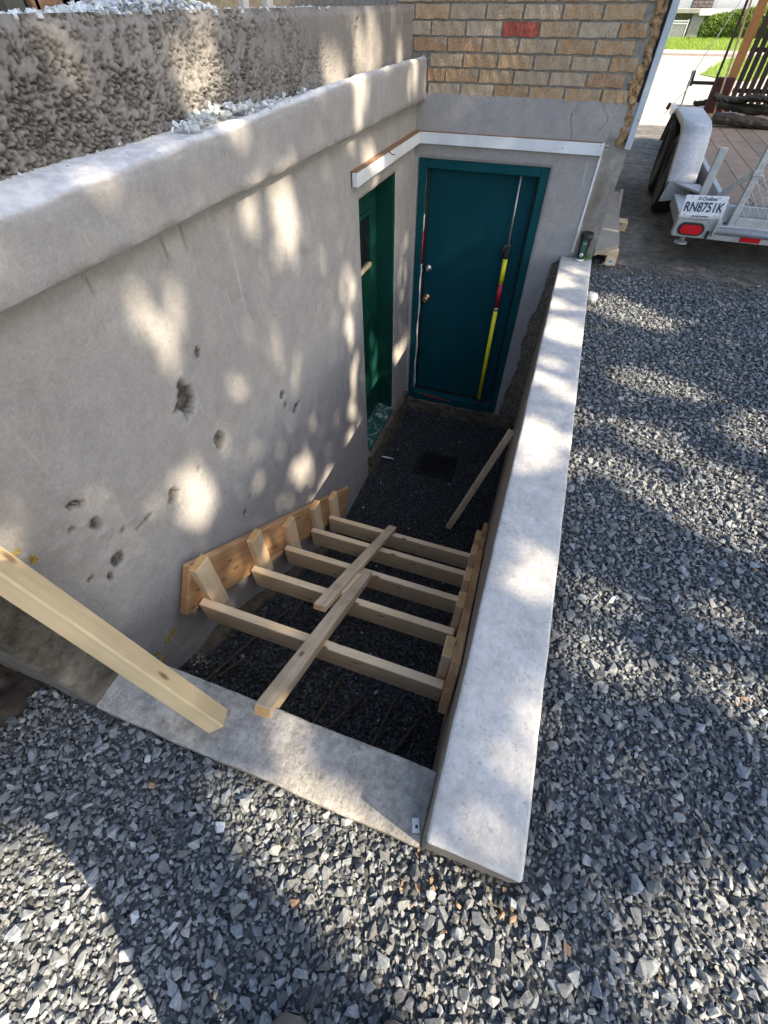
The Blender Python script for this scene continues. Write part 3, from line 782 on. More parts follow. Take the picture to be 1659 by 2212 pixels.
# ================================================================== loose stone
protos = []
for k in range(28):
    bm = bmesh.new()
    ax = np.array([1.0, rnd.uniform(.55, .85), rnd.uniform(.32, .62)])
    for _ in range(11):
        v = rng.normal(size=3); v /= np.linalg.norm(v); v = np.sign(v)*np.abs(v)**.75; bm.verts.new(Vector((v*ax*rng.uniform(.8, 1.0)).tolist()))
    r = bmesh.ops.convex_hull(bm, input=list(bm.verts))
    for v in [v for v in bm.verts if not v.link_faces]: bm.verts.remove(v)
    bmesh.ops.triangulate(bm, faces=list(bm.faces)); bm.verts.index_update()
    protos.append((np.array([v.co[:] for v in bm.verts]), np.array([[v.index for v in f.verts] for f in bm.faces]))); bm.free()
def stones(name, pos, size, color, tilt=.5, mat='gravel'):
    n = len(pos); which = rng.integers(0, len(protos), n)
    yaw = rng.uniform(0, 2*np.pi, n); tl = rng.normal(0, tilt, n); td = rng.uniform(0, 2*np.pi, n)
    Vs, Fs, Cs = [], [], []; base = 0
    for k, (pv, pf) in enumerate(protos):
        I = np.where(which == k)[0]
        if len(I) == 0: continue
        cy, sy = np.cos(yaw[I]), np.sin(yaw[I])
        v = pv[None]*size[I][:, None, None]
        x = v[..., 0]*cy[:, None]-v[..., 1]*sy[:, None]; y = v[..., 0]*sy[:, None]+v[..., 1]*cy[:, None]; z = v[..., 2]
        a, b = np.cos(td[I])[:, None], np.sin(td[I])[:, None]; ct, st = np.cos(tl[I])[:, None], np.sin(tl[I])[:, None]
        h = x*a+y*b; g_ = -x*b+y*a
        h2 = h*ct-z*st; z2 = h*st+z*ct
        x2 = h2*a-g_*b; y2 = h2*b+g_*a
        W = np.stack([x2, y2, z2], -1)+pos[I][:, None]
        Vs.append(W.reshape(-1, 3)); m = len(pv)
        Fs.append((pf[None]+(np.arange(len(I))*m)[:, None, None]+base).reshape(-1, 3)); base += m*len(I)
        Cs.append(np.repeat(color[I], m, 0))
    me = bigmesh(name, np.concatenate(Vs), np.concatenate(Fs), mat); vcol(me, np.concatenate(Cs))
    return put(name, me)
def visible(P, m=.12):
    q = proj(P); return (q[:, 2] > .1) & (q[:, 0] > -PW*m) & (q[:, 0] < PW*(1+m)) & (q[:, 1] > -PH*m) & (q[:, 1] < PH*(1+m))
def scatter(x0, x1, y0, y1, s):
    nx = int((x1-x0)/s)+1; ny = int((y1-y0)/s)+1
    X, Y = np.meshgrid(x0+np.arange(nx)*s, y0+np.arange(ny)*s, indexing='ij')
    X = X+rng.uniform(-.5, .5, X.shape)*s; Y = Y+rng.uniform(-.5, .5, Y.shape)*s
    return X.ravel(), Y.ravel()
def grey(n, lo, hi, warm=.0):
    v = np.exp(rng.uniform(np.log(lo), np.log(hi), n)); t = rng.normal(0, .035, n)
    C = np.stack([v*(.93+warm+t*.5), v*(1.0), v*(1.03-warm*1.5-t)], -1); return C
# yard gravel
def edge_ok(X, Y):
    inpit = (X > -1.06) & (X < WX1+.004) & (Y > CY0-.004)
    left = (X < -1.0) & (Y > .09)
    farE = Y > 4.42-.13*(np.minimum(X, 2.0)-.3)+.34*(fbm(X*2.2, Y*2.2, 77)-.5)+.30*(rng.random(X.shape)**2-.3)
    return ~(inpit | left | farE | (Y < -1.2))
allP, allS, allC = [], [], []
for (s, slo, shi, zoff, near) in ((.0135, .0055, .0105, -.002, True), (.0245, .0100, .0165, .003, True), (.060, .017, .026, .008, True), (.0195, .0085, .0145, 0.0, False), (.042, .0135, .022, .006, False)):
    X, Y = scatter(-2.6, 3.6, -.9, 4.7, s)
    d = np.hypot(X, Y); k = edge_ok(X, Y) & ((d < 2.0) if near else (d >= 2.0))
    X, Y = X[k], Y[k]; Z = gnd_z(X, Y)+zoff
    Pp = np.stack([X, Y, Z], -1); v = visible(Pp); Pp = Pp[v]; n = len(Pp)
    sz = np.exp(rng.uniform(np.log(slo), np.log(shi), n))
    keep = rng.random(n) < (.72 if slo > .018 else .93)
    C = grey(n, .105, .30); nb = (np.hypot(Pp[:, 0]-.16, (Pp[:, 1]-.06)*1.6) < .16) & (rng.random(n) < .16); odd = rng.random(n); C[(odd < .0025) | nb] = (.30, .20, .12); C[(odd > .006) & (odd < .02)] *= 1.7
    dust_sun = sstep(.2, -.5, Pp[:, 1])*.25; C = C*(1+dust_sun[:, None])  # stone colour lightened towards the front to lift the sunlit gravel
    allP.append(Pp[keep]); allS.append(sz[keep]); allC.append(C[keep])
# thin scatter over the driveway edge
X, Y = scatter(.31, 3.4, 4.2, 5.0, .035); k = (rng.random(len(X)) < .55*np.exp(-(Y-4.35)/.22)) & (X > .33); X, Y = X[k], Y[k]
allP.append(np.stack([X, Y, np.full(len(X), .002)], -1)); allS.append(rng.uniform(.006, .016, len(X))); allC.append(grey(len(X), .07, .20, .02))
tag(stones('gravel', np.concatenate(allP), np.concatenate(allS), np.concatenate(allC)), 'dark grey crushed stone spread over the yard', 'gravel', kind='stuff')
xs_g = np.arange(-4.5, 6.01, .06); ys_g = np.arange(-3.0, 4.75, .06)
me = gridmesh('gravel_bed', xs_g, ys_g, lambda X, Y: np.stack([X, Y, gnd_z(X, Y)-.006-.09*sstep(4.15, 4.42, Y+.13*(np.minimum(X, 2.0)-.3)+.25*(fbm(X*2.2, Y*2.2, 77)-.5))], -1), 'gravel_bed',
              lambda X, Y: ~(((X > -1.0) & (X < .25) & (Y > .15)) | ((X < -1.0) & (Y > .20))))
tag(put('gravel_bed', me), kind='structure')
# pit gravel
allP, allS, allC = [], [], []
for (s, slo, shi, zo) in ((.0175, .0085, .014, 0), (.036, .012, .019, .004)):
    X, Y = scatter(XL-.14, WX0, .27, YF+.02, s); Z = pit_z(Y)+zo+.03*(fbm(X*4, Y*4, 81)-.5)
    Pp = np.stack([X, Y, Z], -1); k = ~((X < XL+.04) & (Y > 2.9)) & ~((X > -.79) & (X < -.38) & (Y > 3.06) & (Y < 3.44)); Pp = Pp[k]; n = len(Pp)
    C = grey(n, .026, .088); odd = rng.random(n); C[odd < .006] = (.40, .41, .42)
    allP.append(Pp); allS.append(np.exp(rng.uniform(np.log(slo), np.log(shi), n))); allC.append(C)
tag(stones('pit_gravel', np.concatenate(allP), np.concatenate(allS), np.concatenate(allC)), 'nearly black fine gravel filling the floor of the stair pit', 'gravel', kind='stuff')
me = gridmesh('pit_floor', np.linspace(XL-.15, WX0+.02, 40), np.arange(.2, YF+.15, .05), lambda X, Y: np.stack([X, Y, pit_z(Y)-.008+.03*(fbm(X*4, Y*4, 81)-.5)], -1), 'pit_bed',
              lambda X, Y: ~((X > -.76) & (X < -.40) & (Y > 3.10) & (Y < 3.41)))
tag(put('pit_floor', me), kind='structure')
# pale stone chips on the ledge and along the parapet top
def pile(n, y0, y1, x0, x1, z0, h, slo, shi, prof):
    Y = rng.uniform(y0, y1, n); X = rng.uniform(x0, x1, n); hh = h*prof(Y)
    Z = z0+rng.random(n)*hh; k = rng.random(n) < prof(Y); s = rng.uniform(slo, shi, n)
    return np.stack([X, Y, Z], -1)[k], s[k]
Pl, Sl = [], []
for a in (pile(260, 1.38, 2.12, -1.235, -1.150, 1.238, .035, .010, .021, lambda y: np.exp(-((y-1.72)/.22)**2)),
          pile(120, .6, 3.3, -1.235, -1.15, 1.236, .004, .003, .008, lambda y: .5+0*y), pile(14, 2.05, 2.45, -1.23, -1.16, 1.238, .01, .010, .018, lambda y: 1+0*y),
          pile(1500, .80, 1.92, -1.44, -1.25, 1.474, .034, .006, .017, lambda y: .22+.78*np.exp(-((y-1.66)/.24)**2)), pile(160, 1.9, 2.9, -1.42, -1.25, 1.474, .008, .004, .016, lambda y: .6+0*y)):
    Pl.append(a[0]); Sl.append(a[1])
Pl = np.concatenate(Pl); Sl = np.concatenate(Sl); C = grey(len(Pl), .45, .75)
tag(stones('stone_chips', Pl, Sl, C, .7), 'pale crushed stone chips lying on the ledge and parapet', 'stone chips', kind='stuff')
# pale dust film left by the chips on the ledge: worn lime crumbs
# soil bank at the foot of the pier
xs_s = np.arange(-2.6, -1.02, .02); ys_s = np.arange(-.55, .16, .02)
def soil(X, Y):
    h = .20*sstep(-1.12, -1.75, X+.25*(fbm(X*3, Y*3, 91)-.5))*sstep(-.55, -.02, Y+.2*(fbm(X*4, Y*4, 92)-.5))
    return np.stack([X, Y, -.075+h+.07*(fbm(X*16, Y*16, 93)-.5)*(h > .01)+.03*(fbm(X*45, Y*45, 94)-.5)], -1)
o = put('soil', gridmesh('soil', xs_s, ys_s, soil, 'soil')); tag(o, 'dark brown soil heaped at the foot of the damp pier', 'soil', kind='stuff')

# ================================================================== drain
gr = thing('drain_grate', (-.58, 3.25, PITZ), 'square black drain grate set in the pit gravel', 'drain')
gx0, gx1, gy0, gy1, gzt = -.765, -.395, 3.095, 3.425, PITZ+.012
for lo, hi in (((gx0, gy0, gzt-.16), (gx1, gy0+.02, gzt)), ((gx0, gy1-.02, gzt-.16), (gx1, gy1, gzt)), ((gx0, gy0+.021, gzt-.16), (gx0+.02, gy1-.021, gzt)), ((gx1-.02, gy0+.021, gzt-.16), (gx1, gy1-.021, gzt))):
    box('rim', lo, hi, 'grate_black', gr)
for k in range(9):
    y = gy0+.035+k*.0325; box('slat', (gx0+.02, y-.006, gzt-.02), (gx1-.02, y+.006, gzt-.003), 'grate_black', gr, bevel=.001)
for k in range(5):
    x = gx0+.055+k*.065; box('crossbar', (x-.005, gy0+.02, gzt-.024), (x+.005, gy1-.02, gzt-.008), 'grate_black', gr, bevel=.001)
box('basin', (gx0, gy0, gzt-.2), (gx1, gy1, gzt-.165), 'dark_void', gr, bevel=0)

# ================================================================== stair formwork
fw = thing('stair_formwork', (-.55, .6, -.6), 'timber stair formwork of riser boards and side boards standing in the pit', 'formwork')
SL = np.array([.0, .8250, -.5652]); SN = np.array([0, .5652, .8250])
def side_plank(xc, y0, z0, L, H, t, mats):
    p0 = np.array([xc, y0, z0])-SN*H/2; p1 = p0+SL*L
    return bar('side_board', p0, p1, t, H, SN, mats, fw, bevel=.004)
side_plank(XL+.033, .700, -.083, 1.98, .245, .038, ('form_board', 'form_board'))
side_plank(.044, .66, -.055, 2.02, .235, .036, ('form_board', 'form_board'))
RIS = [(.623, -.270), (.983, -.524), (1.292, -.733), (1.614, -.939), (1.883, -1.102)]
for k, (y, z) in enumerate(RIS):
    bar('riser_board', (-1.125+.012*(k == 0)-.0*k, y+.02, z-.078), (.012+.012*(k == 0), y+.02, z-.078+.0), .038, .156, (0, 0, 1), ('lumber', 'lumber'), fw, bevel=.003)
# cleats
for k, (y, z) in enumerate(RIS):
    t = .34+.02*rnd.uniform(-1, 1); top = z+.165+.02*rnd.uniform(-1, 1)
    lean = .03
    bar('cleat', (-1.118, y+.10, top-t), (-1.118-.004, y+.10-.02+lean, top), .092, .040, (1, 0, 0), ('lumber', 'end_grain'), fw, bevel=.003)
    bar('cleat', (.004, y+.10, top-t-.01), (.006, y+.10-.02+lean, top-.012), .088, .038, (1, 0, 0), ('lumber', 'end_grain'), fw, bevel=.003)
# two braces lying down the slope on the risers
SP0 = np.array([0, .62, -.268])
def on_slope(x, y, up): return pxp(x, y, SN, SP0+SN*up)
a = on_slope(566, 1540, .028); b = on_slope(793, 1240, .028)
bar('brace', a, b, .060, .052, SN, ('lumber_grey', 'end_grain'), fw, bevel=.003)
a2 = on_slope(690, 1313, .072); b2 = on_slope(848, 1140, .072)
bar('brace', a2, b2, .062, .030, SN, ('lumber_grey', 'form_board'), fw, bevel=.002)
a3 = on_slope(736, 1288, .046); b3 = on_slope(776, 1246, .046)
bar('spacer_block', a3, b3, .03, .05, SN, ('lumber', 'end_grain'), fw)

# ================================================================== loose timber
p1 = px(1106, 930, 0, .048); p0 = px(968, 1140, 2, PITZ+.02)
o = bar('leaning_timber', p0, p1, .046, .04, (0, 1, .4), ('lumber_grey', 'end_grain'), None)
tag(o, 'single weathered timber leaning from the pit floor on the retaining wall', 'timber')
# pale new board propped on the pier
e0 = np.array([-.622, .190, .024]); e1 = px(0, 1232, 0, -1.022)
d = (e1-e0)/np.linalg.norm(e1-e0)
mid_ = e0+d*.45; tc_ = CAM-mid_; tc_ = tc_-d*(tc_ @ d); tc_ /= np.linalg.norm(tc_); sd_ = np.cross(d, tc_)
o = bar('pale_board', e0, e0+d*1.12, .064, .060, tc_+sd_*.85, ('lumber_new', 'lumber_new'), None, bevel=.005)
tag(o, 'long clean pale board propped from the curb against the damp pier', 'board')
# rebar
rz = lambda p: p
for k, (a, b) in enumerate((((450, 1465), (622, 1317)), ((482, 1453), (533, 1420)), ((678, 1561), (740, 1458)), ((707, 1573), (784, 1505)), ((803, 1613), (857, 1505)), ((847, 1629), (915, 1542)), ((640, 1320), (690, 1250)))):
    n = (0, .62, 1); A = pxp(*a, n, (0, .65, -.69)); B = pxp(*b, n, (0, .65, -.66))
    m = (A+B)/2+np.array([0, 0, .006]); dd = B-A
    o = tube('rebar', [A-dd*.25, A, m, B], .0075, 'rebar_steel', None, 6)
    tag(o, ('longest rusty reinforcing rod running along the footing of the stucco wall', 'short rusty reinforcing rod crossing the longest rod near the footing', 'thin rusty reinforcing rod lying on the pit gravel between curb and first riser', 0, 0, 0, 'rusty reinforcing rod showing between the second and third risers')[2 if 2 <= k < 6 else k], 'rebar', 'reinforcing rods under the stair form')

# ================================================================== adjustable poles at the teal door
def pole(px_top, px_bot, label, kind, zt):
    if kind == 'yellow':
        yb = YF-.006; B = px(*px_bot, 1, yb); T = px(*px_top, 1, YF+.035)
        t = thing('support_pole', B, label, 'pole', None)
        L = lambda f: B+(T-B)*f
        box('foot_plate', (B[0]-.05, yb-.035, B[2]-.0), (B[0]+.05, yb+.03, B[2]+.010), 'black_plastic', t, bevel=.004)
        tube('pin', [B+[0, 0, .008], L(.03)], .007, 'steel_rod', t)
        tube('tube', [L(.025), L(.49)], .0195, 'yellow_paint', t, 14)
        tube('collar', [L(.49), L(.505)], .0205, 'steel_rod', t, 14)
        tube('sticker_sleeve', [L(.505), L(.605)], .0198, 'red_paint', t, 14)
        tube('tube', [L(.605), L(.705)], .0195, 'yellow_paint', t, 14)
        c = L(.735); lever = box('clamp', (c[0]-.027, c[1]-.024, c[2]-.055), (c[0]+.024, c[1]+.022, c[2]+.055), 'black_plastic', t, bevel=.012)
        tube('lever', [c+[-.02, -.02, .05], c+[-.036, -.028, 0], c+[-.03, -.024, -.05]], .006, 'black_plastic', t)
        tube('rod', [L(.74), L(.995)], .0075, 'steel_rod', t, 10)
        box('head_plate', (T[0]-.04, T[1]-.02, T[2]-.006), (T[0]+.04, T[1]+.03, T[2]+.002), 'black_plastic', t, bevel=.003)
    else:
        yb = YF+.015; B = px(*px_bot, 1, yb); T = px(*px_top, 1, YF+.03)
        t = thing('support_pole', B, label, 'pole', None); L = lambda f: B+(T-B)*f
        tube('rod', [L(.82), L(.998)], .007, 'steel_rod', t, 10)
        tube('tube', [L(0), L(.20), L(.41), L(.62), L(.765)], .0125, 'white_paint', t, 12)
        tube('sticker_sleeve', [L(.64), L(.768)], .0128, 'red_paint', t, 12)
        tube('tube', [L(.768), L(.83)], .0115, 'white_paint', t, 12)
        rr = []
        for k in range(16):
            f = k/15*.62; rr.append(L(f)+[.012+.010*math.sin(k*1.3), -.018, 0])
        tube('cord', rr, .0035, 'white_paint', t, 6)
pole((1128, 371), (1033, 868), 'yellow adjustable support pole with black clamp standing at the teal door', 'yellow', 0)
pole((922, 352), (893, 836), 'white support pole with red sleeve at the latch side of the teal door', 'white', 0)

# ================================================================== small things on the walls
cupc = np.array([.212, 4.035, WZ+.004])
cup = thing('coffee_cup', cupc, 'tall dark paper coffee cup with black lid on the retaining wall end', 'cup')
def cl(name, prof, mat): return lathe(name, prof, mat, cupc, cup, 32)
cl('base_band', [(.029, 0), (.031, .001), (.032, .014)], 'cup_white')
cl('cup_body', [(.0315, .0142), (.0435, .160), (.0435, .164)], 'cup_dark')
cl('lid', [(.0465, .160), (.0475, .162), (.0475, .170), (.0455, .173), (.0445, .186), (.042, .190), (.040, .186), (.001, .185)], 'black_plastic')
def cup_patch(name, a0, a1, z0, z1, mat, dr):
    V = []; F = []; n = 10
    for i in range(n+1):
        t = a0+(a1-a0)*i/n
        for z in (z0, z1):
            r = .0315+(z-.0142)*(.012/.146)+dr; V.append((r*math.cos(t), r*math.sin(t), z))
    for i in range(n): F.append((2*i, 2*i+2, 2*i+3, 2*i+1))
    return put(name, mesh(name, V, F, mat, True), cup, Matrix.Translation(Vector(cupc.tolist())))
av = math.atan2(-cupc[1], -cupc[0])
cup_patch('print_panel', av-.42, av+.55, .018, .150, 'cup_green', .0004)
def cup_txt(s, z, size, mat='leaf_text'):
    r = .0315+(z-.0142)*.082+.0010; t = av+.06
    nrm = Vector((math.cos(t), math.sin(t), -.08)).normalized(); xax = Vector((-math.sin(t), math.cos(t), 0)); yax = nrm.cross(xax)
    B = Matrix.Translation(Vector(cupc.tolist())+Vector((math.cos(t)*r, math.sin(t)*r, z))) @ Matrix((xax, yax, nrm)).transposed().to_4x4()
    text('lettering', s, size, mat, cup, B)
cup_txt('100%', .128, .016); cup_txt('COMPOSTABLE'[:0]+'- - - -', .143, .008); cup_txt('- - - - -', .112, .008)
t = av+.06; r = .0315+(.047-.0142)*.082+.0012
nrm = Vector((math.cos(t), math.sin(t), -.08)).normalized(); xax = Vector((-math.sin(t), math.cos(t), 0)); yax = nrm.cross(xax)
Bq = Matrix.Translation(Vector(cupc.tolist())+Vector((math.cos(t)*r, math.sin(t)*r, .048))) @ Matrix((xax, yax, nrm)).transposed().to_4x4()
lathe('emblem_disc', [(.0125, 0), (.0125, .0006)], 'cup_white', None, cup, 24, basis=Bq)
lathe('emblem_leaf', [(.0060, 0), (.0060, .0010)], 'cup_green', None, cup, 14, basis=Bq @ Matrix.Translation(Vector((.001, 0, 0))) @ Matrix.Diagonal((.6, 1.1, 1, 1)))
# weed in the joint
V = []; F = []; cc = []
wx, wy = .262, 4.075
for k in range(46):
    a = rnd.uniform(0, 6.28); h = rnd.uniform(.005, .05); rr = rnd.uniform(0, .026); s = rnd.uniform(.006, .011)
    c = np.array([wx+rr*math.cos(a), wy+rr*math.sin(a)-.02, WZ+h]); u = rng.normal(size=3); u /= np.linalg.norm(u); w = np.cross(u, rng.normal(size=3)); w /= np.linalg.norm(w)
    b = len(V); V += [c-u*s, c+w*s*.5, c+u*s, c-w*s*.5]; F.append((b, b+1, b+2, b+3)); cc += [rnd.random()]*4
me = mesh('leaves', V, F, 'leaf_weed'); vfloat(me, cc, 'Col')
wd = thing('weed', (wx, wy-.02, WZ), 'tiny green weed growing at the wall end behind the cup', 'plant'); put('leaves', me, wd)
tube('stem', [(wx, wy-.02, WZ-.004), (wx+.004, wy-.018, WZ+.03)], .0015, 'leaf_weed', wd, 5)
# paper tag on the curb
tc = px(898, 1783, 2, .006)
tg = thing('paper_tag', tc, 'small white paper tag with a dark mark on the curb', 'tag')
Bt = Matrix.Translation(Vector((tc[0], tc[1], .007))) @ Matrix.Rotation(.35, 4, 'Z') @ Matrix.Rotation(.12, 4, 'Y')
put('sheet', boxmesh('sheet', (.020, .034, .0008), 'paper', 0), tg, Bt)
put('dark_mark', boxmesh('dark_mark', (.007, .008, .0006), 'black_plastic', 0), tg, Bt @ Matrix.Translation(Vector((.002, -.003, .0008))))
pa_ = px(822, 985, 2, PITZ+.025); pb_ = px(850, 991, 2, PITZ+.03)
o = bar('plastic_strip', pa_, pb_, .022, .003, (0, .3, 1), 'white_paint', None, bevel=0, jitter=.003, cuts=4); tag(o, 'thin white plastic strip lying on the pit gravel near the green door', 'plastic strip')
# pale stone against the outer foot of the wall
p = px(1271, 645, 2, .06)
bm = bmesh.new(); bmesh.ops.create_icosphere(bm, subdivisions=2, radius=1)
for v in bm.verts: v.co = Vector((v.co.x*.045, v.co.y*.06, v.co.z*.035))*(1+rnd.uniform(-.16, .16))
me = bpy.data.meshes.new('white_stone'); me.materials.append(MATS['stone_white']); bm.to_mesh(me); bm.free()
o = put('white_stone', me, None, Matrix.Translation(Vector((.352, float(p[1]), .075)))); tag(o, 'fist sized white stone beside the outer side of the retaining wall', 'stone')
# yellow foam crumbs on the render
def crumbs(name, pts, label):
    bm = bmesh.new()
    for (c, s) in pts:
        for _ in range(14):
            m = Matrix.Translation(Vector((c[0]+rnd.uniform(0, .006), c[1]+rnd.uniform(-s, s), c[2]+rnd.uniform(-s, s)*.6))) @ Matrix.Rotation(rnd.uniform(0, 3), 4, 'X') @ Matrix.Diagonal((.003, .006, .0035, 1))
            bmesh.ops.create_icosphere(bm, subdivisions=1, radius=rnd.uniform(.6, 1.2), matrix=m)
    me = bpy.data.meshes.new(name); me.materials.append(MATS['foam_yellow']); bm.to_mesh(me); bm.free()
    tag(put(name, me), label, 'foam', None)
crumbs('foam_crumbs', [(px(x, y, 0, XL), .02) for x, y in ((358, 1385), (366, 1372), (374, 1360))], 'yellow foam crumbs on the stucco below the near form board end')
crumbs('foam_crumbs', [(px(x, y, 0, XL), .015) for x, y in ((338, 1412), (350, 1420))], 'yellow foam crumbs where the stucco meets the curb')
crumbs('foam_crumbs', [(px(x, y, 0, XL), .02) for x, y in ((32, 1196), (62, 1214))], 'yellow foam crumbs above the pale leaning board')

# slab on wooden blocks against the house side
sl = prism('stone_slab', [(.328, 4.34), (.516, 4.58), (.516, 6.25), (.328, 6.25)], 2, .115, .148, 'slab_stone'); tag(sl, 'long flat tan stone slab with angled end lying on wood blocks', 'slab')
def block(lo, hi, label, mats=('lumber', 'end_grain')):
    b = thing('wood_block', ((lo[0]+hi[0])/2, (lo[1]+hi[1])/2, lo[2]), label, 'wood block', 'wood blocks under the stone slab')
    box('block_body', lo, hi, mats[0], b, bevel=.004); return b
b1 = block((.445, 4.50, .0), (.530, 5.0, .075), 'wood block with white label on its end under the slab tip')
box('paper_label', (.468, 4.4985, .022), (.510, 4.4998, .052), 'paper', b1, bevel=0)
for k in range(4): box('printed_bar', (.474+k*.008, 4.4975, .030), (.479+k*.008, 4.4984, .044), 'black_plastic', b1, bevel=0)
box('block_body', (.33, 4.50, .076), (.528, 4.60, .1145), 'lumber', b1, bevel=.004)
block((.40, 5.46, .0), (.625, 5.60, .075), 'wood block jutting out sideways from under the slab')
block((.36, 6.05, .0), (.52, 6.14, .112), 'wood block under the far end of the slab')
o = bar('thin_batten', (.535, 5.75, .02), (.540, 6.3, .155), .03, .02, (0, 0, 1), ('lumber_grey', 'end_grain')); tag(o, 'thin pale batten leaning along the side of the stone slab', 'batten')

# ================================================================== trailer
tr = thing('utility_trailer', (1.9, 6.7, 0), 'galvanised utility trailer with wood deck, tandem tyres and mesh ramp', 'trailer')
TY0, DECK = 4.74, .43
RX = 2.95          # far side of the trailer
GV = 'galvanised'
box('side_rail', (1.19, TY0+.05, DECK-.11), (1.235, 10.4, DECK+.015), GV, tr)
box('side_rail', (RX-.045, TY0+.05, DECK-.11), (RX, 10.4, DECK+.015), GV, tr)
box('rear_beam', (1.236, TY0+.02, .20), (RX-.046, TY0+.09, .305), GV, tr)
box('rear_beam', (1.236, TY0+.095, .31), (RX-.046, TY0+.14, DECK-.005), GV, tr)
tube('hinge_pipe', [(1.20, TY0-.012, .275), (RX-.06, TY0-.012, .275)], .026, GV, tr, 14)
for k in range(9):
    x = 1.24+k*.186; box('deck_plank', (x+.002, TY0+.15, DECK-.035), (x+.183, 10.38, DECK), 'deck_wood', tr, bevel=.003)
# rear light box
lb = box('light_box', (.905, TY0, .205), (1.235, TY0+.09, .34), GV, tr, bevel=.006)
box('box_arm', (.95, TY0+.091, .21), (1.188, TY0+.9, .30), GV, tr)
def oval(name, cx, cz, a, b, y0, y1, mat, parent, n=28):
    pts = []
    for k in range(n):
        t = 2*math.pi*k/n; c, s = math.cos(t), math.sin(t)
        pts.append((cx+(a-b)*np.sign(c)*(abs(c) > .02)+b*c, cz+b*s))
    return prism(name, pts, 1, y0, y1, mat, parent)
L0 = px(1491.6, 495.5, 1, TY0)
tl = oval('tail_light', L0[0], L0[2]+.004, .098, .045, TY0-.016, TY0-.001, 'rubber', tr)
oval('red_lens', L0[0], L0[2]+.004, .080, .032, TY0-.022, TY0-.0165, 'red_lens', tl)
box('light_wire', (L0[0]+.125, TY0-.03, .215), (L0[0]+.14, TY0-.001, .27), 'black_plastic', tr)
box('stake_bracket', (1.185, TY0-.05, .235), (1.20, TY0+.05, .35), GV, tr, bevel=.006)
box('reflector', (1.42, TY0-.001, .212), (1.56, TY0+.019, .245), 'red_lens', tr, bevel=.001)
# licence plate (bent at its right edge)
A = px(1484, 417.5, 1, TY0+.005); 
plc = Vector((1.045, TY0-.012, .424)); W2, H2 = .152, .076
n = 26; V = []; F = []
for i in range(n+1):
    u = -1+2*i/n
    for j in range(7):
        w = -1+2*j/6
        dy = .05*max(0, u-.80)**1.1*(1.2-.9*w)
        V.append((u*W2, -dy, w*H2))
for i in range(n):
    for j in range(6): F.append((i*7+j, (i+1)*7+j, (i+1)*7+j+1, i*7+j+1))
PB = Matrix.Translation(plc) @ Matrix.Rotation(math.radians(-2), 4, 'Y') @ Matrix.Rotation(math.radians(-14), 4, 'X')
plate = put('licence_plate', mesh('licence_plate', V, F, 'plate_white', True), tr, PB)
sm = plate.modifiers.new('thick', 'SOLIDIFY'); sm.thickness = .0014; sm.offset = 1
TX = Matrix.Rotation(math.pi/2, 4, 'X')
def ptxt(s, x, z, size, sh=0, xs_=1.0, yy=-.0030): return text('lettering', s, size, 'plate_blue', plate, PB @ Matrix.Translation(Vector((x, yy, z))) @ TX, shear=sh, xs=xs_, bold=size*.022)
ptxt('Qu\u00e9bec', .026, .054, .034, .05, 1.0); ptxt('RN8751K', .0, -.004, .088, .04, .78, -.0052); ptxt('Je me souviens', .0, -.060, .019, .15, 1.0)
put('flag_emblem', boxmesh('flag_emblem', (.022, .0014, .020), 'plate_blue', 0), plate, PB @ Matrix.Translation(Vector((-.046, -.0032, .055))))
put('flag_cross', boxmesh('flag_cross', (.016, .001, .0035), 'plate_white', 0), plate, PB @ Matrix.Translation(Vector((-.046, -.0048, .055))))
put('flag_cross', boxmesh('flag_cross', (.0035, .001, .015), 'plate_white', 0), plate, PB @ Matrix.Translation(Vector((-.046, -.0049, .055))))
for u, w in ((-.105, .062), (.09, .062), (-.115, -.052), (.10, -.052)):
    put('bolt', boxmesh('bolt', (.010, .002, .006), 'plate_blue', 0), plate, PB @ Matrix.Translation(Vector((u, -.003, w))))
for z in (.345, .362): box('plate_clip', (1.06, TY0-.022, z-.006), (1.10, TY0-.006, z+.006), 'chrome', tr, bevel=.002)
# stake post, stabiliser foot, brace and mesh ramp
bar('stake_post', (1.030, TY0+.14, .20), (1.030, TY0+.14, .77), .056, .034, (0, 1, 0), GV, tr, bevel=.003)
tube('stabiliser_leg', [(1.02, TY0+.10, .30), (1.02, TY0+.10, .155)], .022, GV, tr, 12)
lathe('stabiliser_foot', [(.052, 0), (.050, .010), (.022, .022)], GV, (1.02, TY0+.10, .134), tr)
GY = TY0+.05
tube_w = .042
box('ramp_frame', (1.283, GY-.02, .30), (1.330, GY+.02, 1.75), GV, tr, bevel=.004)
box('ramp_frame', (RX-.09, GY-.02, .30), (RX-.05, GY+.02, 1.75), GV, tr, bevel=.004)
box('ramp_frame', (1.331, GY-.019, .30), (RX-.091, GY+.019, .365), GV, tr, bevel=.004)
box('ramp_frame', (1.331, GY-.019, 1.71), (RX-.091, GY+.019, 1.749), GV, tr, bevel=.004)
box('ramp_frame', (1.331, GY-.018, 1.02), (RX-.091, GY+.018, 1.055), GV, tr, bevel=.004)
box('ramp_collar', (1.275, GY-.026, .632), (1.338, GY+.026, .668), GV, tr, bevel=.004)
bar('ramp_brace', (1.135, TY0+.12, .465), (1.290, GY+.01, .655), .016, .040, (0, 0, 1), 'steel_rod', tr, bevel=.002)
V = []; F = []
def wire(a, b, r=.0032):
    v, f = tube_data([a, b], r, 4, False); o_ = len(V); V.extend(v); F.extend(tuple(i+o_ for i in q) for q in f)
mx0, mx1, mz0, mz1 = 1.33, RX-.09, .365, 1.02
cw, ch = .055, .030
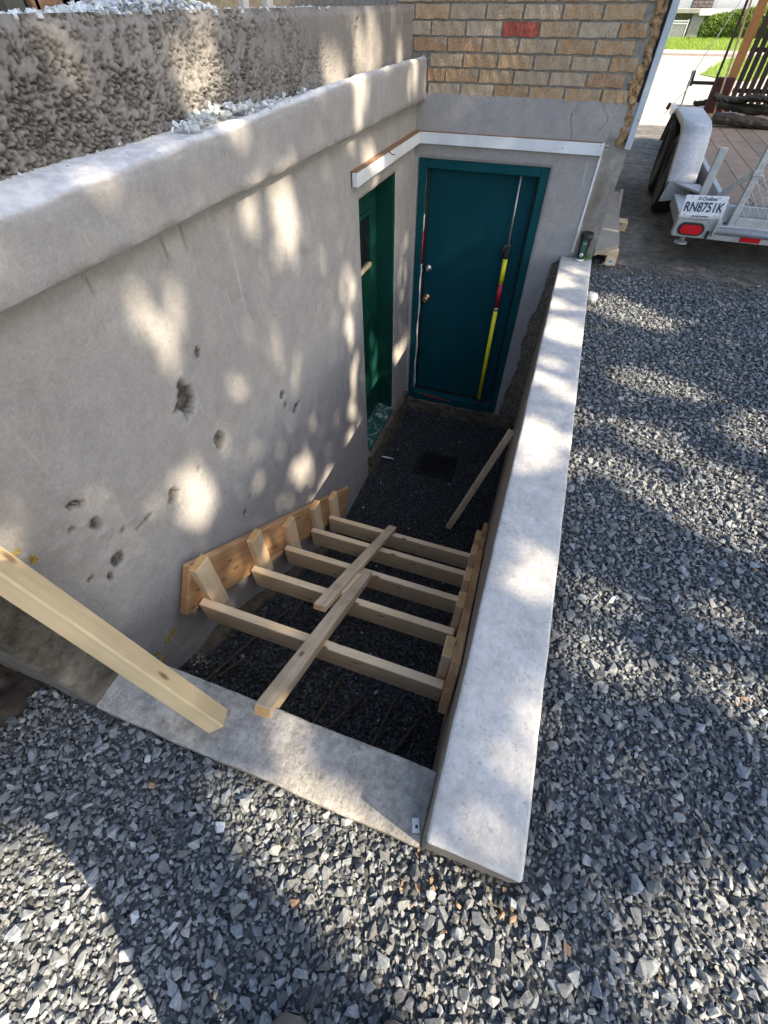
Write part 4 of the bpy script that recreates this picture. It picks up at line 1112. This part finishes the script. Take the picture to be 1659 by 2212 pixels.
for s in (1, -1):
    k0 = -60
    for k in range(-60, 140):
        x_start = mx0+k*cw; pts = []
        # line z = mz0 + s*(x-x_start)*ch/cw*...
        z_at = lambda x: mz0+(x-x_start)*(ch*2/cw)*s if s > 0 else mz1+(x-x_start)*(ch*2/cw)*s
        xa, xb = mx0, mx1
        za, zb = z_at(xa), z_at(xb)
        ts = [0, 1]
        f0 = lambda z: (z-za)/(zb-za)
        lo, hi = sorted((f0(mz0), f0(mz1))); lo = max(0, lo); hi = min(1, hi)
        if hi-lo > .005:
            wire((xa+(xb-xa)*lo, GY+.004*s, za+(zb-za)*lo), (xa+(xb-xa)*hi, GY+.004*s, za+(zb-za)*hi))
me = mesh('expanded_mesh', V, F, GV); put('expanded_mesh', me, tr)
# fender
fp = [(5.80, .36), (5.86, .42), (6.02, .62), (6.14, .715), (6.30, .750), (7.05, .755), (7.25, .72), (7.42, .58), (7.56, .40)]
V = []; F = []; fx0, fx1 = .872, 1.125
for (y, z) in fp:
    V += [(fx0-.004, y, z-.05), (fx0, y, z-.012), (fx0+.012, y, z), (fx1-.010, y, z), (fx1, y, z-.010)]
for i in range(len(fp)-1):
    for j in range(4): F.append((i*5+j, i*5+j+1, (i+1)*5+j+1, (i+1)*5+j))
me = mesh('fender', V, F, GV, True); fo = put('fender', me, tr); sm = fo.modifiers.new('thick', 'SOLIDIFY'); sm.thickness = .004
prism('fender_flap', [(.86, .20), (1.10, .24), (1.10, .37), (.885, .37)], 1, 5.77, 5.776, GV, tr)
prism('fender_bracket', [(.93, 5.776), (1.16, 5.776), (1.188, 5.45), (1.16, 5.45)], 2, .345, .36, GV, tr)
prism('fender_side', [(y, z-.012) for y, z in fp]+[(7.0, .42), (6.70, .58), (6.40, .42)], 0, fx1-.004, fx1, GV, tr)
def wheel(cy):
    r, w = .325, .205; xc = .985
    B = Matrix.Translation(Vector((xc, cy, r))) @ Matrix.Rotation(math.pi/2, 4, 'Y')
    wh = put('wheel', mesh('wheel', [(0, 0, 0), (.001, 0, 0), (0, .001, 0)], [(0, 1, 2)], 'rubber'), tr, B)
    prof = [(.19, -w*.40), (.215, -w*.46), (.265, -w*.5), (.305, -w*.47), (.318, -w*.40)]
    for k in range(6):
        z0 = -w*.36+k*w*.12; prof += [(r, z0), (r, z0+w*.085), (r-.008, z0+w*.09), (r-.008, z0+w*.115)]
    prof += [(.318, w*.40), (.305, w*.47), (.265, w*.5), (.215, w*.46), (.19, w*.40)]
    lathe('tyre', prof, 'rubber', None, wh, 40, basis=B)
    lathe('sidewall_ring', [(.222, -w*.475), (.262, -w*.512), (.275, -w*.505)], 'rubber_wall', None, wh, 40, basis=B)
    lathe('rim', [(.02, -w*.30), (.10, -w*.30), (.15, -w*.22), (.185, -w*.42), (.196, -w*.40), (.196, w*.40), (.02, w*.1)], 'galvanised', None, wh, 32, basis=B)
wheel(6.27); wheel(7.06)
tube('axle', [(1.09, 6.27, .325), (RX-.1, 6.27, .325)], .03, 'rubber', tr); tube('axle', [(1.09, 7.06, .325), (RX-.1, 7.06, .325)], .03, 'rubber', tr)
bar('drawbar', (2.1, 10.4, .36), (2.1, 11.6, .40), .08, .08, (0, 0, 1), GV, tr)

# ---- load on the trailer
cr = thing('slatted_crate', (1.9, 9.75, DECK), 'dark slatted fence panel with orange cedar post standing on the trailer deck', 'fence panel')
cy = 9.75
pb = px(1567, 198, 1, cy); pt = px(1643, 0, 1, cy)
bar('corner_post', (pb[0]+.02, cy, DECK), (pt[0]+.02, cy, 2.1), .105, .09, (0, 1, 0), ('cedar_post', 'end_grain'), cr, bevel=.006)
for k in range(14):
    x = pb[0]+.125+k*.088; bar('slat', (x, cy-.01+rnd.uniform(-.006, .006), DECK+.01), (x-.02, cy-.01, 2.05+rnd.uniform(-.03, .03)), (.064), .022, (0, 1, 0), 'old_slat', cr, bevel=.002)
for z in (.66, 1.06, 1.5, 1.85): bar('cross_rail', (pb[0]+.09, cy+.03, z), (pb[0]+1.33, cy+.03, z), .045, .05, (0, 1, 0), 'old_slat', cr)
def slabwood(c, L, w, h, rot, label, seed):
    bm = bmesh.new(); n = 22; m = 12
    r = random.Random(seed); vs = []
    for i in range(n):
        u = i/(n-1); row = []
        ww = w*(.55+.45*math.sin(math.pi*min(1, .12+u*.9))**.5)*(1+r.uniform(-.10, .10))
        for j in range(m):
            t = 2*math.pi*j/m; zz = math.sin(t)*h/2*(1+r.uniform(-.25, .25))+.02*math.sin(u*7+seed)
            row.append(bm.verts.new(((u-.5)*L+r.uniform(-.012, .012), math.cos(t)*ww/2*(1+r.uniform(-.12, .12)), zz)))
        vs.append(row)
    for i in range(n-1):
        for j in range(m): bm.faces.new((vs[i][j], vs[i+1][j], vs[i+1][(j+1) % m], vs[i][(j+1) % m]))
    bm.faces.new(vs[0]); bm.faces.new(vs[-1][::-1])
    bmesh.ops.recalc_face_normals(bm, faces=bm.faces)
    me = bpy.data.meshes.new('bark_slab'); me.materials.append(MATS['bark']); bm.to_mesh(me); bm.free()
    o = put('bark_slab', me, None, Matrix.Translation(Vector(c)) @ Matrix.Rotation(rot, 4, 'Z')); return tag(o, label, 'wood slab', 'rough wood slabs on the trailer')
q = lambda x, y, z: px(x, y, 2, z)
c1 = q(1600, 262, DECK+.06); slabwood((c1[0]+.35, c1[1], DECK+.055), 1.35, .20, .11, .02, 'lowest dark split log slab across the trailer deck', 1)
c2 = q(1610, 245, DECK+.12); slabwood((c2[0]+.30, c2[1]+.15, DECK+.16), 1.25, .24, .10, -.05, 'dark charred log slab resting on the lower slab', 2)
c3 = q(1590, 218, DECK+.22); slabwood((c3[0]+.10, c3[1], DECK+.24), .75, .22, .07, -.35, 'grey mossy bark slab on top of the slab pile', 3)
c4 = q(1530, 222, DECK+.10); slabwood((c4[0]+.06, c4[1], DECK+.11), .50, .10, .06, .08, 'short grey broken branch pointing at the house', 4)
# leaning dark poles and red box
P0 = px(1534, 205, 1, 9.55); P1 = px(1615, 0, 1, 9.55); P2 = px(1553, 212, 1, 9.50); P3 = px(1600, 70, 1, 9.50)
dP = P1-P0; 
o = bar('dark_pole', P0-dP*(P0[2]-DECK)/dP[2], P0+dP*1.3, .030, .022, (0, 1, 0), 'old_slat'); tag(o, 'dark slim wooden pole standing beside the dark red box', 'pole')
dP = P3-P2
o = bar('brown_lath', P2-dP*(P2[2]-DECK)/dP[2], P2+dP*2.2, .024, .014, (0, 1, 0), 'lumber_grey'); tag(o, 'thin brown lath standing in front of the dark red box', 'lath')
bx0 = px(1537, 205, 1, 9.55); o = box('red_box', (bx0[0]-.0, 9.58, DECK), (bx0[0]+.22, 9.67, .80), 'dark_red', None, bevel=.006); tag(o, 'dark red box leaning behind the thin lath', 'box')
# tie-down: bar, ratchet, strap line
tb = thing('tie_down_strap', (1.0, 8.0, DECK), 'taut tie-down line with ratchet and dark crossbar beside the load', 'strap')
a = px(1488, 178, 1, 9.3); b = px(1545, 180, 1, 9.3); bar('crossbar', a, b, .03, .035, (0, 0, 1), 'black_plastic', tb)
t0 = px(1602, 0, 1, 9.3); t1 = px(1497, 158, 1, 9.3); t2 = px(1486, 190, 1, 9.2); t3 = px(1436, 245, 1, 8.6)
tube('line', [t0+(t0-t1)*.6, t1, t2, np.array([1.205, 7.25, DECK-.02])*0+t3], .0055, 'steel_rod', tb, 6)
bar('ratchet', px(1490, 186, 1, 9.55), px(1500, 152, 1, 9.55), .05, .035, (0, 1, 0), 'rubber', tb, bevel=.008)
bar('hook', px(1440, 236, 1, 8.6), px(1449, 222, 1, 8.6), .04, .03, (0, 1, 0), 'black_plastic', tb, bevel=.006)
bar('upright', a+[0, 0, .02], np.array([a[0]+.02, 9.3, DECK-.05]), .02, .02, (0, 1, 0), 'steel_rod', tb)

# ================================================================== across the street
yk = far(1469, 120)[1]; yg = far(1469, 112.5)[1]; yh = far(1469, 86)[1]
o = box('kerb', (-40, yk, slope_z(0, yk)-.1), (40, yk+.9, slope_z(0, yk)+.10), 'kerb_pink', None, bevel=.02); tag(o, kind='structure')
quad_sheet('sidewalk', [(-40, 40, yk+.9, yg)], 'street', lambda x, y: slope_z(x, y)+.09)
quad_sheet('lawn', [(-40, 40, yg, yh+22)], 'leaf_grass', lambda x, y: slope_z(x, y)+.04)
for nme, m in (('lawn', None),):
    me = bpy.data.objects[nme].data; vfloat(me, [.6]*len(me.vertices), 'Col')
# near lawn wedge beside the trailer
pts = [far(*p_) for p_ in ((1512, 161), (1549, 169), (1620, 176), (1700, 150), (1680, 122), (1569, 127.5))]
V = [(p_[0], p_[1], slope_z(0, p_[1])+.012) for p_ in pts]
me = mesh('lawn_wedge', V, [tuple(range(len(V)))], 'leaf_grass'); vfloat(me, [.5]*len(V), 'Col'); tag(put('lawn_wedge', me), kind='structure')
def blades(name, X, Y, Z, h, w, mat, label, cat, lean=.4):
    n = len(X); a = rng.uniform(0, 6.28, n); hh = h*rng.uniform(.5, 1.1, n); dx = rng.normal(0, lean, n)*hh; dy = rng.normal(0, lean, n)*hh
    B = np.stack([X, Y, Z], -1); w_ = w*np.stack([np.cos(a), np.sin(a), 0*a], -1)
    T = B+np.stack([dx, dy, hh], -1)
    V = np.stack([B-w_, B+w_, T], 1).reshape(-1, 3); F = np.arange(3*n).reshape(n, 3)
    me = bigmesh(name, V, F, mat); vfloat(me, np.repeat(rng.random(n), 3), 'Col')
    return tag(put(name, me), label, cat, kind='stuff')
X = rng.uniform(-2, 12, 16000); Y = rng.uniform(yg+.1, yh+.6, 16000); blades('grass', X, Y, slope_z(0, 1)+(-.012*(Y-9))+.03, .22, .02, 'leaf_grass', 'bright green sunlit lawn strip across the street', 'grass')
k = 7000; X = rng.uniform(2, 9, k); Y = rng.uniform(15, 42, k)
poly = np.array([(p_[0], p_[1]) for p_ in pts])
def inside(X, Y, poly):
    c = np.zeros(len(X), bool); n = len(poly)
    for i in range(n):
        x0, y0 = poly[i]; x1, y1 = poly[(i+1) % n]
        c ^= ((y0 > Y) != (y1 > Y)) & (X < (x1-x0)*(Y-y0)/(y1-y0+1e-12)+x0)
    return c
ins = inside(X, Y, poly); X, Y = X[ins], Y[ins]
blades('grass', X, Y, -.012*(Y-9)+.01, .14, .015, 'leaf_grass', 'small ragged grass wedge at the near side of the street', 'grass')
# hedge
hb0 = far(1503, 88); hb1 = far(1660, 104)
hy = hb0[1]; hx0, hx1 = hb0[0]+.1, 14.0; hz = slope_z(0, hy)
top = px(1510, 33, 1, hy)[2]; top2 = px(1610, 17, 1, hy)[2]
hd = thing('hedge', ((hx0+hx1)/2, hy, hz), 'dense rounded green hedge in full sun before the grey house', 'hedge')
n = 26000
U = rng.uniform(0, 1, n); ang = rng.uniform(0, 2*np.pi, n); rr = np.sqrt(rng.uniform(.35, 1, n))
Xh = hx0+U*(hx1-hx0); hh = top+(top2-top)*np.clip((Xh-hx0)/3.2, 0, 1.2)-hz; hh = hh*(.93+.16*fbm(Xh*1.4, Xh*0, 5))*(1-.25*np.exp(-((Xh-hx0)/.35)**2))
Yh = hy+.75+.75*rr*np.cos(ang)*(.9+.2*fbm(Xh*2, ang*2, 6)); Zh = hz+hh*(.5+.5*rr*np.sin(ang))
C = np.stack([Xh, Yh, Zh], -1); s = rng.uniform(.05, .10, n)
u = rng.normal(size=(n, 3)); u /= np.linalg.norm(u, axis=1)[:, None]; w = np.cross(u, rng.normal(size=(n, 3))); w /= np.linalg.norm(w, axis=1)[:, None]
V = np.stack([C-u*s[:, None], C+w*s[:, None]*.45, C+u*s[:, None], C-w*s[:, None]*.45], 1).reshape(-1, 3)
me = bigmesh('foliage', V, np.arange(4*n).reshape(n, 4), 'leaf_hedge'); vfloat(me, np.repeat(rng.random(n), 4), 'Col'); put('foliage', me, hd)
for k in range(12): tube('stem', [(hx0+.4+k*.75, hy+.75, hz-.02), (hx0+.4+k*.75, hy+.75, hz+1.0)], .04, 'bark_trunk', hd, 6)
# grey house with white balcony
by = hy+3.0; bz = slope_z(0, by)
hs = thing('grey_house', (5, by+3, bz), 'grey house with white balcony railings and stone veneer across the street', 'house')
zt = px(1469, 19, 1, by)[2]; zo = px(1543, 29, 1, by)[2]; xg0 = px(1440, 50, 1, by)[0]; xg1 = px(1481, 60, 1, by)[0]
xr = px(1512, 50, 1, by)[0]
box('lower_wall', (xg0-6, by+1.6, bz), (14, by+8, zo), 'house_grey', hs, bevel=0)
box('pier_wall', (xg1+.25, by+.2, bz), (xr+.2, by+1.599, zo-.001), 'house_grey', hs, bevel=0)
box('balcony_slab', (xg0-6, by-.2, zo), (xr-.3, by+2, zt+.02), 'house_grey', hs, bevel=.02)
box('balcony_slab', (xr-.299, by-.1, zo-.12), (14, by+1.5, zt+.0), 'house_white', hs, bevel=.02)
box('upper_wall', (xg0-6, by+2.01, zo+.01), (14, by+8, zt+3.2), 'house_white', hs, bevel=0)
sv = box('stone_veneer', (px(1500, 10, 1, by)[0], by+1.9, zt+.021), (px(1547, 10, 1, by)[0], by+2.005, zt+2.6), 'mortar', hs, bevel=0)
sx0, sx1 = px(1500, 10, 1, by)[0], px(1547, 10, 1, by)[0]
smesh = [boxmesh('veneer_stone', (1, .12, 1), 'field_stone', .06, jitter=.02) for _ in range(4)]
for r_ in range(10):
    x = sx0+rnd.uniform(0, .1)
    while x < sx1-.12:
        w = min(rnd.uniform(.22, .42), sx1-x)
        put('veneer_stone', rnd.choice(smesh), sv, Matrix.Translation(Vector((x+w/2, by+1.89, zt+.13+r_*.20))) @ Matrix.Diagonal((w-.03, 1, .17, 1))); x += w
hr = box('roof', (xg0-7, by+.5, zt+3.2), (15, by+9, zt+3.5), 'shingle', hs, bevel=0)
# railings
for k in range(22):
    x = xg0-.3+k*.11
    if x < xg1-.02: box('gate_bar', (x, by-.22, bz+.08), (x+.04, by-.19, px(1475, 45, 1, by-.2)[2]), 'white_paint', hs, bevel=0)
for z in (bz+.08, px(1475, 45, 1, by-.2)[2]-.0, px(1475, 51, 1, by-.2)[2]): box('gate_rail', (xg0-.4, by-.24, z-.03), (xg1, by-.221, z+.03), 'white_paint', hs, bevel=0)
box('gate_post', (xg1-.005, by-.24, bz), (xg1+.07, by-.17, px(1475, 42, 1, by-.2)[2]), 'white_paint', hs, bevel=0)
for k in range(90):
    x = xg0-2+k*.13
    if sx0-.2 < x < sx1+.1: continue
    box('baluster', (x, by-.12, zt+.03), (x+.035, by-.085, zt+.95), 'white_paint', hs, bevel=0)
box('hand_rail', (xg0-2.2, by-.14, zt+.951), (13, by-.07, zt+1.02), 'white_paint', hs, bevel=0)

# ================================================================== shade trees (stand right of the yard, out of the picture)
UU = np.cross([0, 0, 1.0], SUN); UU /= np.linalg.norm(UU); VV = np.cross(SUN, UU)
CELL = .02; U0, U1, V0, V1 = -3.0, 11.5, -4.2, 3.2
mask = np.zeros((int((U1-U0)/CELL), int((V1-V0)/CELL)), bool)
def mark(P, r):
    P = np.atleast_2d(P); iu = ((P @ UU-U0)/CELL).astype(int); iv = ((P @ VV-V0)/CELL).astype(int); k = int(r/CELL)
    for a, b in zip(iu, iv):
        mask[max(0, a-k):a+k+1, max(0, b-k):b+k+1] = True
def lit_poly(pts, axis, val, r=.02, step=6):
    pts = np.array(pts, float); lo = pts.min(0); hi = pts.max(0)
    X, Y = np.meshgrid(np.arange(lo[0], hi[0]+1, step), np.arange(lo[1], hi[1]+1, step)); X = X.ravel(); Y = Y.ravel()
    k = inside(X, Y, pts)
    for x, y in zip(X[k], Y[k]):
        q_ = px(x, y, axis, val)
        if axis == 0 and fbm(q_ @ UU*13, q_ @ VV*9, 88, 3) < .43: continue      # twigs and stray leaves in the gap
        mark(q_, r)
def ell(cx, cy, a, b, rot=0, n=14):
    t = np.linspace(0, 2*np.pi, n, endpoint=False); c, s = math.cos(math.radians(rot)), math.sin(math.radians(rot))
    return [(cx+a*math.cos(q)*c-b*math.sin(q)*s, cy+a*math.cos(q)*s+b*math.sin(q)*c) for q in t]
# gaps in the crowns, found from where the sun reaches the walls and the gravel
for p_ in (ell(615, 490, 28, 90, -4), ell(538, 440, 12, 36), ell(325, 680, 12, 50, -30), ell(368, 765, 14, 34, -30), ell(752, 640, 18, 110, -4), ell(768, 860, 12, 90),
           ell(415, 1068, 40, 66, -8), ell(645, 1010, 20, 46), ell(760, 985, 12, 60), ell(590, 730, 14, 60), ell(640, 800, 10, 30), ell(800, 345, 40, 30, -30)):
    lit_poly(p_, 0, XL, .02)
for p_ in (ell(450, 130, 48, 150), ell(728, 150, 28, 46), ell(800, 95, 32, 66), ell(746, 265, 22, 60), ell(866, 165, 10, 50), ell(480, 330, 22, 40)):
    lit_poly(p_, 0, -1.22, .02)
for p_ in (ell(808, 720, 12, 80), ell(812, 800, 12, 60), ell(805, 560, 8, 60)): lit_poly(p_, 0, XD, .02)
for p_ in (ell(872, 790, 16, 90), ell(868, 600, 10, 60)): lit_poly(p_, 0, XL, .02)
for p_ in (ell(1385, 672, 92, 24, 18), ell(1430, 830, 100, 16, 14), ell(1400, 950, 56, 22, 22), ell(1390, 1042, 66, 26, 38), ell(1570, 1045, 78, 34, 25), ell(1570, 1130, 95, 36, 25),
           ell(1330, 1440, 60, 30, 10), ell(1600, 1500, 62, 30, 20), ell(1560, 1330, 50, 18, 20), ell(1290, 1290, 40, 16, 20), ell(1640, 930, 40, 40)):
    lit_poly(p_, 2, .06, .05)
for p_ in (ell(1222, 715, 46, 28, 12), ell(1150, 960, 30, 60), ell(1170, 1240, 26, 60), ell(1150, 1560, 14, 110, 8), ell(1180, 610, 60, 14)): lit_poly(p_, 2, WZ, .02)
lit_poly([(-60, 1850), (60, 1805), (200, 1812), (330, 2000), (560, 2320), (-60, 2320)], 2, -.02, .02, 12)
lit_poly([(470, 1735), (530, 1825), (620, 1917), (760, 2049), (890, 2186), (950, 2320), (1000, 2320), (1040, 1905), (900, 1845), (560, 1690)], 2, -.02, .02, 12)
lit_poly([(660, 1690), (735, 1705), (905, 1830), (870, 1840), (640, 1740)], 2, .0, .02, 8)
lit_poly([(1240, 2010), (1330, 1880), (1500, 1830), (1680, 1900), (1680, 2240), (1330, 2240)], 2, .02, .01, 16)
lit_poly(ell(735, 1085, 16, 26), 0, -1.12, .02); lit_poly(ell(1012, 1230, 14, 90, 10), 0, .01, .01)
lit_poly(ell(560, 90, 0, 0), 0, XL)
NL = 75000
uu = rng.uniform(-2.6, 10.6, NL); vv = rng.uniform(-3.4, 3.0, NL)
tt = 10.6+rng.normal(0, 1.0, NL)+.5*np.sin(uu*1.1)
edge = (((uu-4.0)/6.7)**2)**1.5+(((vv+.2)/3.3)**2)**1.5 < .98+.25*(fbm(uu*1.5, vv*1.5, 7)-.5)
iu = ((uu-U0)/CELL).astype(int); iv = ((vv-V0)/CELL).astype(int)
keep = edge & ~mask[np.clip(iu, 0, mask.shape[0]-1), np.clip(iv, 0, mask.shape[1]-1)]
uu, vv, tt = uu[keep], vv[keep], tt[keep]
LP = uu[:, None]*UU+vv[:, None]*VV+tt[:, None]*SUN
tree_u = [-.9, 3.4, 7.9]
own = np.argmin(np.abs(uu[:, None]-np.array(tree_u)[None]), 1)
lab = ['leafy maple tree beyond the gravel, level with the concrete curb', 'leafy maple tree beyond the gravel, level with the teal door', 'leafy maple tree on the far side of the trailer']
for k in range(3):
    I = own == k; C = LP[I]; n = len(C)
    s = rng.uniform(.045, .085, n)[:, None]
    u = rng.normal(size=(n, 3)); u /= np.linalg.norm(u, axis=1)[:, None]
    nn = SUN[None]*.9+rng.normal(0, .6, (n, 3)); w = np.cross(nn, u); w /= np.linalg.norm(w, axis=1)[:, None]; u = np.cross(w, nn); u /= np.linalg.norm(u, axis=1)[:, None]
    f = np.cross(u, w)
    V = np.stack([C-u*s, C+w*s*.8-u*s*.1+f*s*.15, C+u*s, C-w*s*.8-u*s*.1+f*s*.15], 1).reshape(-1, 3)
    q0 = C.mean(0); base = np.array([q0[0]+.6, q0[1], -.1])
    t = thing('maple_tree', base, lab[k], 'tree')
    me = bigmesh('crown', V, np.arange(4*n).reshape(n, 4), 'leaf_tree'); vfloat(me, np.repeat(rng.random(n), 4), 'Col'); put('crown', me, t)
    fork = base+np.array([0, 0, 3.4])
    tube('trunk', [base, base+[.03, .02, 1.2], base+[-.04, 0, 2.4], fork], [.24, .19, .17, .15], 'bark_trunk', t, 14)
    kk = 0
    for idx in rng.permutation(n)[:60]:
        e = C[idx]; mid = (fork+e)/2+np.array([.3, 0, .3])
        # limbs keep to the shaded side: skip the ones that would cross a gap
        uu_ = np.array([mid, (mid+e)/2, e, (fork+mid)/2]); a = np.clip(((uu_ @ UU-U0)/CELL).astype(int), 0, mask.shape[0]-1); b = np.clip(((uu_ @ VV-V0)/CELL).astype(int), 0, mask.shape[1]-1)
        if mask[a, b].any(): continue
        tube('limb', [fork-[0, 0, .2], mid, e], [.075, .045, .012], 'bark_trunk', t, 7); kk += 1
        if kk >= 9: break

# ================================================================== the photographer (only a boot toe and the cast shadow show)
pc = np.array([.02, -.34, 0])
pe = thing('person', (pc[0], pc[1], -.03), 'person in dark trousers and grey boots standing on the gravel', 'person')
def hand_at(sx): return CAM-_fwd*.075+_rt*(.062*sx)-_up*.035
hL, hR = hand_at(-1), hand_at(1)
J = {'pelvis': ((.03, -.34, .93), .135), 'waist': ((.03, -.345, 1.09), .125), 'chest': ((.03, -.37, 1.30), .14), 'neck0': ((.03, -.395, 1.46), .060), 'neck': ((.03, -.375, 1.53), .052), 'head0': ((.03, -.345, 1.62), .078), 'head1': ((.03, -.345, 1.72), .078),
     'shL': ((-.15, -.40, 1.40), .062), 'elL': ((-.23, -.30, 1.16), .043), 'wrL': (tuple(hL+[-.035, -.06, -.085]), .027), 'haL': (tuple(hL), .030),
     'shR': ((.21, -.40, 1.40), .062), 'elR': ((.29, -.30, 1.16), .043), 'wrR': (tuple(hR+[.035, -.06, -.085]), .027), 'haR': (tuple(hR), .030),
     'hiL': ((-.06, -.345, .86), .098), 'knL': ((-.085, -.34, .48), .075), 'anL': ((-.10, -.46, .09), .046),
     'hiR': ((.12, -.33, .86), .098), 'knR': ((.135, -.29, .48), .075), 'anR': ((.125, -.41, .09), .046)}
E_ = [('pelvis', 'waist'), ('waist', 'chest'), ('chest', 'neck0'), ('neck0', 'neck'), ('neck', 'head0'), ('head0', 'head1'), ('chest', 'shL'), ('shL', 'elL'), ('elL', 'wrL'), ('wrL', 'haL'), ('chest', 'shR'), ('shR', 'elR'), ('elR', 'wrR'), ('wrR', 'haR'),
      ('pelvis', 'hiL'), ('hiL', 'knL'), ('knL', 'anL'), ('pelvis', 'hiR'), ('hiR', 'knR'), ('knR', 'anR')]
names = list(J); me = bpy.data.meshes.new('skeleton'); me.from_pydata([tuple(map(float, J[k][0])) for k in names], [(names.index(a), names.index(b)) for a, b in E_], [])
tmp = bpy.data.objects.new('skeleton', me); COL.objects.link(tmp)
sk = tmp.modifiers.new('skin', 'SKIN'); sk.use_smooth_shade = True
for i, k in enumerate(names):
    d_ = me.skin_vertices[0].data[i]; d_.radius = (J[k][1], J[k][1]); d_.use_root = (k == 'pelvis')
ss = tmp.modifiers.new('sub', 'SUBSURF'); ss.levels = 3
dg = bpy.context.evaluated_depsgraph_get(); dg.update()
body = bpy.data.meshes.new_from_object(tmp.evaluated_get(dg)); bpy.data.objects.remove(tmp)
bm = bmesh.new(); bm.from_mesh(body)
# fingers close round the edges of the phone
for h, sx in ((hL, -1), (hR, 1)):
    for k in range(5):
        up_ = _up*(.030-.017*k) if k < 4 else _up*.034
        L_ = (.070, .078, .074, .060, .058)[k]; b0 = h+up_+_rt*(.012*sx)
        if k < 4: pts = [b0-_fwd*.004, b0+_fwd*L_*.42+_rt*(.004*sx), b0+_fwd*L_*.66-_rt*(.016*sx), b0+_fwd*L_*.66-_rt*(.034*sx)]
        else: pts = [h+_up*.014-_rt*(.004*sx), h+_up*.034-_rt*(.018*sx)+_fwd*.022, h+_up*.046-_rt*(.036*sx)+_fwd*.030]
        V_, F_ = tube_data(pts, [.0095, .009, .0085, .007][:len(pts)], 8)
        vs = [bm.verts.new(tuple(map(float, v))) for v in V_]
        for f in F_: bm.faces.new([vs[i] for i in f])
for nm, c_, r_ in (('nose', (.03, -.262, 1.645), (.012, .018, .022)), ('ear', (-.052, -.345, 1.655), (.010, .018, .032)), ('ear', (.112, -.345, 1.655), (.010, .018, .032)), ('chin', (.03, -.285, 1.585), (.030, .022, .020))):
    bmesh.ops.create_icosphere(bm, subdivisions=2, radius=1, matrix=Matrix.Translation(Vector(c_)) @ Matrix.Diagonal((*r_, 1)))
body.materials.clear()
for m in ('cloth_trousers', 'cloth_shirt', 'skin'): body.materials.append(MATS[m])
for f in bm.faces:
    c = f.calc_center_median(); f.smooth = True
    nearhand = min((c-Vector(hL.tolist())).length, (c-Vector(hR.tolist())).length) < .17
    arm = (c.y > -.285 and c.z > 1.12 and abs(c.x-.03) > .13)
    f.material_index = 2 if (c.z > 1.485 or arm or nearhand) else (1 if c.z > .96 else 0)
bm.to_mesh(body); bm.free(); body.name = 'body'
put('body', body, pe)
bm = bmesh.new(); bmesh.ops.create_icosphere(bm, subdivisions=4, radius=1, matrix=Matrix.Translation(Vector((.03, -.360, 1.69))) @ Matrix.Diagonal((.090, .098, .098, 1)))
bmesh.ops.delete(bm, geom=[v for v in bm.verts if v.co.z < 1.60 or (v.co.y > -.315 and v.co.z < 1.725)], context='VERTS')
for v in bm.verts: v.co += Vector([rnd.uniform(-.003, .003) for _ in range(3)])
me = bpy.data.meshes.new('hair'); me.materials.append(MATS['hair']); bm.to_mesh(me); bm.free(); put('hair', me, pe)
for x in (-.002, .062):
    lathe('eye', [(.002, -.010), (.009, -.005), (.0105, 0), (.009, .005), (.002, .010)], 'cup_white', None, pe, 12, basis=Matrix.Translation(Vector((x, -.276, 1.668))))
box('mouth', (.008, -.274, 1.607), (.052, -.266, 1.615), 'red_scuff', pe, bevel=.002)
ph = boxmesh('phone', (.072, .148, .008), 'black_plastic', .003, seg=2)
Bp = Matrix.Identity(4)
for i in range(3):
    Bp[i][0] = float(_rt[i]); Bp[i][1] = float(_up[i]); Bp[i][2] = float(-_fwd[i]); Bp[i][3] = float((CAM-_fwd*.030-_up*.05)[i])
o = put('phone', ph, None, Bp); tag(o, 'dark phone held up in both hands of the standing person', 'phone')
def boot(cx, cy, ang):
    prof = []
    secs = [(-.13, .034, .10), (-.10, .042, .12), (-.03, .043, .115), (.04, .046, .085), (.09, .050, .066), (.125, .046, .056), (.145, .034, .044), (.153, .016, .030)]
    V = []; F = []; m = 14
    for (yy, w, h) in secs:
        for j in range(m):
            t = 2*math.pi*j/m; c, s = math.cos(t), math.sin(t)
            V.append((np.sign(c)*abs(c)**.7*w, yy, (h/2+np.sign(s)*abs(s)**.6*h/2)))
    for i in range(len(secs)-1):
        for j in range(m): F.append((i*m+j, i*m+(j+1) % m, (i+1)*m+(j+1) % m, (i+1)*m+j))
    F.append(tuple(range(m))); F.append(tuple(range((len(secs)-1)*m, len(secs)*m))[::-1])
    put('boot', mesh('boot', V, F, 'boot_leather', True), pe, Matrix.Translation(Vector((cx, cy, -.012))) @ Matrix.Rotation(ang, 4, 'Z'))
boot(.118, -.368, .02); boot(-.10, -.435, .12)
